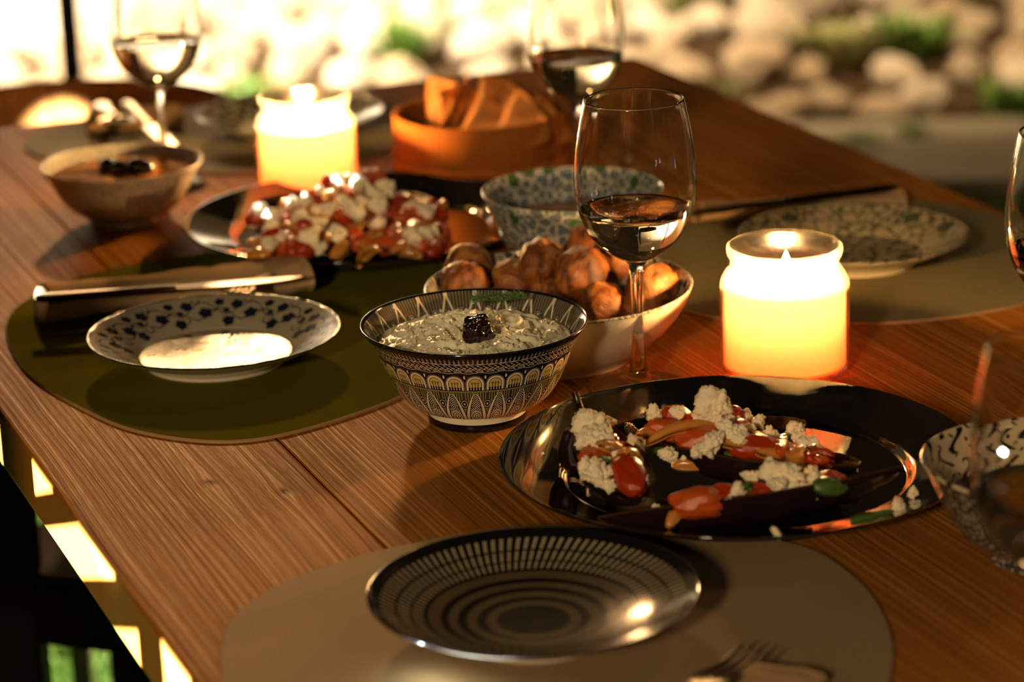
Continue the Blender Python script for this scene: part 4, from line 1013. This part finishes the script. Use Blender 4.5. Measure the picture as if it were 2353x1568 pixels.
for (px, py, h, s, r_, k) in ((1515, 985, 0.040, (1, 1.1, 1), (0.2, 0.2, 0.4), 0), (1560, 975, 0.047, (1.1, 1.0, 1), (0.3, -.2, 0.1), 1), (1835, 1055, 0.036, (1.35, 1.2, 1.2), (0.3, 0.35, -0.45), 1), (1690, 1008, 0.043, (1, 1, 1), (0.2, 0.1, -.4), 0), (1600, 1062, 0.026, (1, .9, 1), (1.0, 0, .1), 0), (1740, 965, 0.040, (.8, .8, 1), (.4, .3, .9), 2)):
    put(B1, 'onion_slice', ON[k], px, py, h, s, r_)
for (px, py, h, s, k) in ((1642, 930, 0.056, (.0115, .010, .0150), 0), (1640, 950, 0.050, (.011, .010, .012), 5), (1504, 955, 0.043, .0072, 2), (1556, 948, 0.049, .0060, 3), (1600, 957, 0.047, .0040, 4), (1668, 962, 0.045, .0065, 6), (1690, 955, 0.045, .0060, 7), (1715, 958, 0.042, .0058, 8),
                          (1740, 970, 0.040, .0062, 1), (1688, 998, 0.045, .0088, 3), (1670, 985, 0.048, .0075, 7), (1642, 1010, 0.044, .0078, 4), (1620, 1030, 0.040, .0082, 1), (1600, 1042, 0.034, .0050, 2), (1700, 1010, 0.043, .0060, 5), (1535, 1045, 0.030, .0072, 6), (1575, 1052, 0.028, .0045, 8),
                          (1770, 1000, 0.036, .0058, 2), (1830, 985, 0.034, .0060, 0), (1775, 1012, 0.034, .0045, 4), (1720, 985, 0.042, .0048, 3), (1850, 1022, 0.034, (.009, .0075, .006), 6), (1872, 1035, 0.032, (.0100, .0075, .006), 7), (1838, 1008, 0.036, .0065, 5), (1655, 972, 0.047, .005, 2)):
    put(B1, 'feta_chunk', CR[k], px, py, h, s, (k * 1.3, k * .7, k * 2.9))
for (px, py) in ((1810, 1000), (1690, 1040), (1505, 1030)): put(B1, 'herb_leaf', strip('herb_leaf', 0.014, 0.008, 0.002, HERB, px, 0.0003), px, py, 0.033, 1, (0.4, 0.2, px))
# --- C: front long one
C1 = aubergine('long front stuffed aubergine with dark glossy skin, in the front platter', at(1372, 1207, 0.012), at(2070, 1118, 0.028), 0.026, 0.022, 0.019, -0.010, 0.014, -0.004, 0, 3, 0.45)
for (px, py, h, s, r_, k) in ((1610, 1155, 0.030, (.019, .0105, .0095), (.2, 0, .15), 4), (1655, 1148, 0.030, (.014, .009, .009), (.1, 0, .2), 0), (1740, 1138, 0.030, (.0135, .009, .008), (.2, 0, -.1), 1), (1905, 1110, 0.036, (.012, .008, .007), (.1, 0, -.2), 2), (1800, 1120, 0.030, (.014, .010, .007), (0, 0, 0), 3)):
    put(C1, 'tomato_piece', TM[k], px, py, h, s, r_)
put(C1, 'onion_slice', ON[1], 1560, 1168, 0.026, (.6, 1, 1), (0.5, 0, 1.3))
put(C1, 'herb_leaf', strip('herb_leaf', 0.022, 0.014, 0.003, HERB, 9, 0.0004), 1912, 1108, 0.041, 1, (0.7, 0.1, 0.3))
for (px, py, h, s, k) in ((1782, 1085, 0.043, .0088, 0), (1765, 1068, 0.046, .0050, 1), (1810, 1085, 0.043, .0080, 2), (1835, 1100, 0.040, .0070, 3), (1728, 1098, 0.039, (.0070, .007, .0085), 4), (1785, 1115, 0.038, (.0098, .008, .0095), 5), (1828, 1118, 0.036, .0072, 6), (1868, 1110, 0.037, .0085, 7),
                          (1875, 1125, 0.034, .0075, 8), (1692, 1128, 0.037, .0058, 1), (1868, 1083, 0.041, .0060, 3), (1848, 1125, 0.034, .0065, 0), (1676, 1146, 0.033, .0035, 6), (1895, 1095, 0.038, .0038, 2)):
    put(C1, 'feta_chunk', CR[k], px, py, h, s, (k * .3, k * 1.1, k * 1.9))
def scraps(t, n, pts, h, seed):
    # cooked scraps of onion, tomato and herb along the filling
    rr = random.Random(seed)
    for k in range(n):
        f = rr.random() * (len(pts) - 1); i = min(int(f), len(pts) - 2); u = f - i
        px = pts[i][0] * (1 - u) + pts[i + 1][0] * u + rr.uniform(-14, 14); py = pts[i][1] * (1 - u) + pts[i + 1][1] * u + rr.uniform(-16, 12)
        s_ = rr.uniform(.0028, .0062)
        put(t, 'filling_scrap', SC[rr.choice((0, 1, 2, 2, 3, 4, 1, 5))], px, py, h + rr.uniform(-.004, .006), (s_ * 1.6, s_, s_ * .7), (rr.uniform(-.5, .5), rr.uniform(-.5, .5), rr.uniform(0, 6)))
scraps(A1, 14, [(1375, 990), (1400, 1020), (1385, 1060), (1400, 1080)], 0.034, 1)
scraps(B1, 46, [(1500, 990), (1600, 1000), (1700, 1000), (1780, 1030), (1900, 1060)], 0.034, 2)
scraps(C1, 24, [(1700, 1135), (1800, 1115), (1900, 1110)], 0.031, 3)
# loose bits on the platter
for (px, py, h, s, k, lab) in ((1247, 1062, 0.011, .0048, 2, 'feta crumb at the left of the front platter'), (1446, 984, 0.016, .0045, 4, 'feta crumb between the left and middle aubergines'), (2062, 1165, 0.020, (.0085, .0055, .0050), 5, 'feta crumb beside the green leaves on the platter rim'),
                          (2098, 1132, 0.020, .0040, 6, 'small feta crumb on the right rim of the platter'), (1785, 1225, 0.024, (.0058, .004, .003), 7, 'feta crumb on the near rim of the platter'), (1512, 1172, 0.012, .0045, 8, 'feta crumb in front of the left aubergine'), (1325, 1060, 0.016, .003, 1, 'tiny feta crumb at the left aubergine cap')):
    if not hasattr(s, '__len__'): s = (s, s, s)
    o = inst('feta_crumb', CR[k], None, at(px, py, h), (k, k, k), s); tag(o, lab, 'cheese')
lf = thing('basil_sprig', 'small green basil leaves on the near right rim of the platter', 'herb', at(2012, 1190, 0.017))
for k, (dx, dy, rz, s) in enumerate(((-0.004, -0.001, 0.3, 1.1), (0.006, 0.004, 0.0, 0.9))):
    inst('leaf', strip('leaf', 0.022, 0.009, 0.002, HERB, k, 0.0004), lf, (dx, dy, 0.002), (0.5, 0, rz), (s, s, s))
# olive oil pooled: half slice of roasted aubergine behind B
ls = aubergine('thin charred aubergine end behind the middle one, in the front platter', at(1850, 1050, 0.016), at(1975, 1075, 0.016), 0.018, 0.010, 0.008, 0.0, 0.0, 0, 0, 4)
ls2 = aubergine('small roasted aubergine piece at the back of the front platter', at(1750, 985, 0.016), at(1850, 1000, 0.016), 0.022, 0.012, 0.012, 0.0, 0.0, 0, 0, 5)

# --- far platter: two long aubergines under a heap of feta and tomato
F1 = aubergine('front stuffed aubergine under feta and tomato, on the far platter', at(590, 545, 0.018), at(1010, 545, 0.018), 0.024, 0.030, 0.018, 0.0, 0.0, -0.004, 0, 6)
F2 = aubergine('rear stuffed aubergine under feta and tomato, on the far platter', at(600, 480, 0.018), at(985, 480, 0.018), 0.026, 0.030, 0.020, 0.0, 0.0, 0.004, 0, 7)
r5 = random.Random(12)
def heap(x, y):
    """is the pixel inside the blurred heap outline"""
    top = 470 - 75 * math.exp(-((x - 820) / 130.0) ** 2) + 10 * abs((x - 800) / 200.0); return top < y < 575
items = []
tries = 0
while len(items) < 120 and tries < 6000:
    tries += 1
    x = r5.uniform(590, 1015); y = r5.uniform(395, 580)
    if not heap(x, y): continue
    kind = r5.random()
    mind = 22 if kind < .5 else 16
    if all((x - a) ** 2 + ((y - b_) * 1.5) ** 2 > mind ** 2 for a, b_ in items):
        items.append((x, y)); h = 0.030 + 0.026 * max(0, (560 - y) / 160.0) * math.exp(-((x - 810) / 190.0) ** 2); T = F1 if y > 500 else F2
        if kind < 0.48: put(T, 'feta_chunk', CRL[len(items) % 6], x, y, h + 0.006, r5.uniform(.006, .0115), (r5.uniform(0, 6), r5.uniform(0, 6), r5.uniform(0, 6)))
        elif kind < 0.80: put(T, 'tomato_piece', TM[len(items) % 5], x, y, h, (r5.uniform(.009, .015), r5.uniform(.007, .011), r5.uniform(.006, .009)), (r5.uniform(-.4, .4), r5.uniform(-.4, .4), r5.uniform(0, 6)))
        else: put(T, 'onion_slice', ON[len(items) % 3], x, y, h + 0.003, 1.0, (r5.uniform(-.6, .6), r5.uniform(-.6, .6), r5.uniform(0, 6)))
for (px, py) in ((720, 580), (660, 572), (985, 535)):
    o = inst('feta_crumb', CRL[px % 6], None, at(px, py, 0.014), (1, px, 2), (.006, .006, .006)); tag(o, {720: 'feta crumb at the near rim of the far platter', 660: 'feta crumb left of the near rim crumb on the far platter', 985: 'feta crumb at the right end of the far aubergines'}[px], 'cheese')

# ================================================================== NAPKINS AND CUTLERY
def napkin(label, p0, p1, wd_, th, seed, curl=1.0):
    """cloth rolled flat: spiral cross-section swept from p0 to p1"""
    p0, p1 = Vector(p0), Vector(p1); d = p1 - p0; d.z = 0; Ln = d.length; rz = math.atan2(d.y, d.x)
    n, m_ = 40, 56; vs = []; fs = []
    for side in (0, 1):
        for i in range(n + 1):
            s = i / n; x = s * Ln
            for k in range(m_ + 1):
                t = k / m_; a = t * 2 * PI * 1.35 + 0.9; sh = 1 - 0.16 * t - side * 0.035
                flare = 1 + 0.22 * math.exp(-s * 9) * curl - 0.12 * math.sin(PI * s)
                y = wd_ / 2 * sh * flare * math.copysign(abs(math.cos(a)) ** 0.75, math.cos(a)); z = th / 2 * sh * flare * math.sin(a)
                wob = 0.0016 * noise.noise(Vector((x * 30, a, seed))) + 0.001 * noise.noise(Vector((x * 90, a * 2, seed)))
                vs.append((x + 0.004 * math.sin(a * 1.0) * math.exp(-s * 12), y + wob, max(0.0003, z + th / 2 + wob)))
    n1 = (n + 1) * (m_ + 1)
    for i in range(n):
        for k in range(m_):
            a = i * (m_ + 1) + k; fs.append((a, a + m_ + 1, a + m_ + 2, a + 1)); fs.append((n1 + a, n1 + a + 1, n1 + a + m_ + 2, n1 + a + m_ + 1))
    for k in range(m_):
        for i in (0, n): a = i * (m_ + 1) + k; fs.append((a, a + 1, n1 + a + 1, n1 + a))
    for i in range(n):
        for k in (0, m_): a = i * (m_ + 1) + k; fs.append((a, a + m_ + 1, n1 + a + m_ + 1, n1 + a))
    o = mk('napkin', vs, fs, NAPKIN); o.location = (p0.x, p0.y, TZ + MT); o.rotation_euler = (0, 0, rz); return tag(o, label, 'napkin')
def flat_loft(name, secs, mat, parent):
    """secs: (x, y, z, halfwidth, halfthick) -> rounded bar"""
    vs = []; fs = []; K = 12
    for (x, y, z, w, h) in secs:
        for k in range(K):
            a = 2 * PI * k / K; vs.append((x, y + w * math.copysign(abs(math.cos(a)) ** .7, math.cos(a)), z + h * math.copysign(abs(math.sin(a)) ** .7, math.sin(a))))
    for i in range(len(secs) - 1):
        for k in range(K): k2 = (k + 1) % K; fs.append((i * K + k, (i + 1) * K + k, (i + 1) * K + k2, i * K + k2))
    fs.append(tuple(range(K))); fs.append(tuple((len(secs) - 1) * K + k for k in range(K))[::-1])
    return mk(name, vs, fs, mat, parent)
def pose(o, p0, p1):
    p0, p1 = Vector(p0), Vector(p1); o.location = p0; o.rotation_mode = 'QUATERNION'; o.rotation_quaternion = (p1 - p0).to_track_quat('X', 'Z')
def knife(label, p0, p1, mat=STEEL):
    t = thing('table_knife', label, 'knife', (0, 0, 0)); pose(t, p0, p1)
    flat_loft('handle', smoothp([(0, 0, 0, .0035, .0022), (0.01, 0, 0, .0065, .0030), (0.05, 0, 0, .0055, .0030), (0.095, 0, 0, .0045, .0028), (0.108, 0, 0, .0055, .0026)], 4), mat, t)
    flat_loft('blade', smoothp([(0.106, 0, 0, .0060, .0012), (0.120, 0, 0, .0085, .0007), (0.17, 0.001, 0, .0090, .0006), (0.195, .003, 0, .0060, .0005), (0.208, .006, 0, .0012, .0004)], 4), mat, t); return t
FORKM = simple('dull_bronze', (0.20, 0.12, 0.06), 0.35, 1.0)
def fork(label, p0, p1, mat=STEEL):
    t = thing('table_fork', label, 'fork', (0, 0, 0)); pose(t, p0, p1)
    flat_loft('handle', smoothp([(0, 0, 0.001, .005, .0012), (0.012, 0, 0, .0085, .0014), (0.05, 0, 0, .0055, .0014), (0.09, 0, .003, .0032, .0016), (0.125, 0, .004, .0036, .0014), (0.138, 0, .002, .0095, .0010), (0.150, 0, 0, .0115, .0008)], 4), mat, t)
    for k in range(4):
        y = -0.0096 + k * 0.0064
        flat_loft('tine', smoothp([(0.148, y, 0, .0021, .0009), (0.170, y, -.0012, .0017, .0009), (0.190, y * .96, .003, .0008, .0006)], 4), mat, t)
    return t
def spoon(label, p0, p1):
    t = thing('table_spoon', label, 'spoon', (0, 0, 0)); pose(t, p0, p1)
    flat_loft('handle', smoothp([(0, 0, 0.001, .005, .0012), (0.012, 0, 0, .0085, .0014), (0.05, 0, 0, .0055, .0014), (0.09, 0, .003, .0032, .0016), (0.125, 0, .003, .0036, .0014)], 4), STEEL, t)
    vs = []; fs = []
    for side in (0, 1):
        for i in range(9):
            for k in range(20):
                r = i / 8; a = 2 * PI * k / 20; vs.append((0.148 + 0.027 * r * math.cos(a), 0.0175 * r * math.sin(a), 0.002 - 0.007 * (1 - r * r) - side * 0.0010))
    for i in range(8):
        for k in range(20):
            k2 = (k + 1) % 20; a = i * 20; fs.append((a + k, a + 20 + k, a + 20 + k2, a + k2)); fs.append((180 + a + k, 180 + a + k2, 180 + a + 20 + k2, 180 + a + 20 + k))
    for k in range(20): k2 = (k + 1) % 20; fs.append((160 + k, 340 + k, 340 + k2, 160 + k2))
    mk('spoon_bowl', vs, fs, STEEL, t); return t
DARKM = simple('dark_bronze', (0.045, 0.022, 0.009), 0.3, 1.0)
napkin('rolled beige linen napkin behind the blue blossom plate', at(98, 740, 0.0), at(705, 668, 0.0), 0.064, 0.025, 1, 0.25)
knife('knife lying along the rolled napkin behind the blossom plate', at(82, 686, 0.027), at(700, 640, 0.028), DARKM)
fork('fork lying askew on the napkin beside the knife, tines towards the plate', at(694, 612, 0.014), at(694, 612, 0.014) + Vector((-0.062, -0.17, 0.021)), FORKM).scale = (0.72, 0.75, 0.8)
napkin('rolled brown napkin behind the green leaf-patterned plate', at(1600, 512, 0.0), at(2070, 478, 0.0), 0.040, 0.014, 4, 0.3)
knife('knife across the napkin behind the green leaf plate', at(2062, 430, 0.018), at(1660, 480, 0.018), DARKM)
napkin('beige napkin at the far left place setting', at(205, 300, 0.0), at(420, 285, 0.0), 0.075, 0.016, 7, 0.3)
spoon('bright spoon propped over the rim of the far left bowl', at(232, 238, 0.026), at(318, 332, 0.055))
knife('knife on the far left napkin beside the spoon', at(290, 236, 0.024), at(372, 318, 0.022))
# fork on a napkin peeking in at the bottom edge
napkin('folded beige napkin at the bottom picture edge', at(1700, 1740, 0.0), at(1800, 1585, 0.0), 0.05, 0.012, 9, 0.2)
fork('dark fork with tines up at the bottom picture edge', at(1220, 1800, 0.012), at(1665, 1545, 0.012), DARKM)
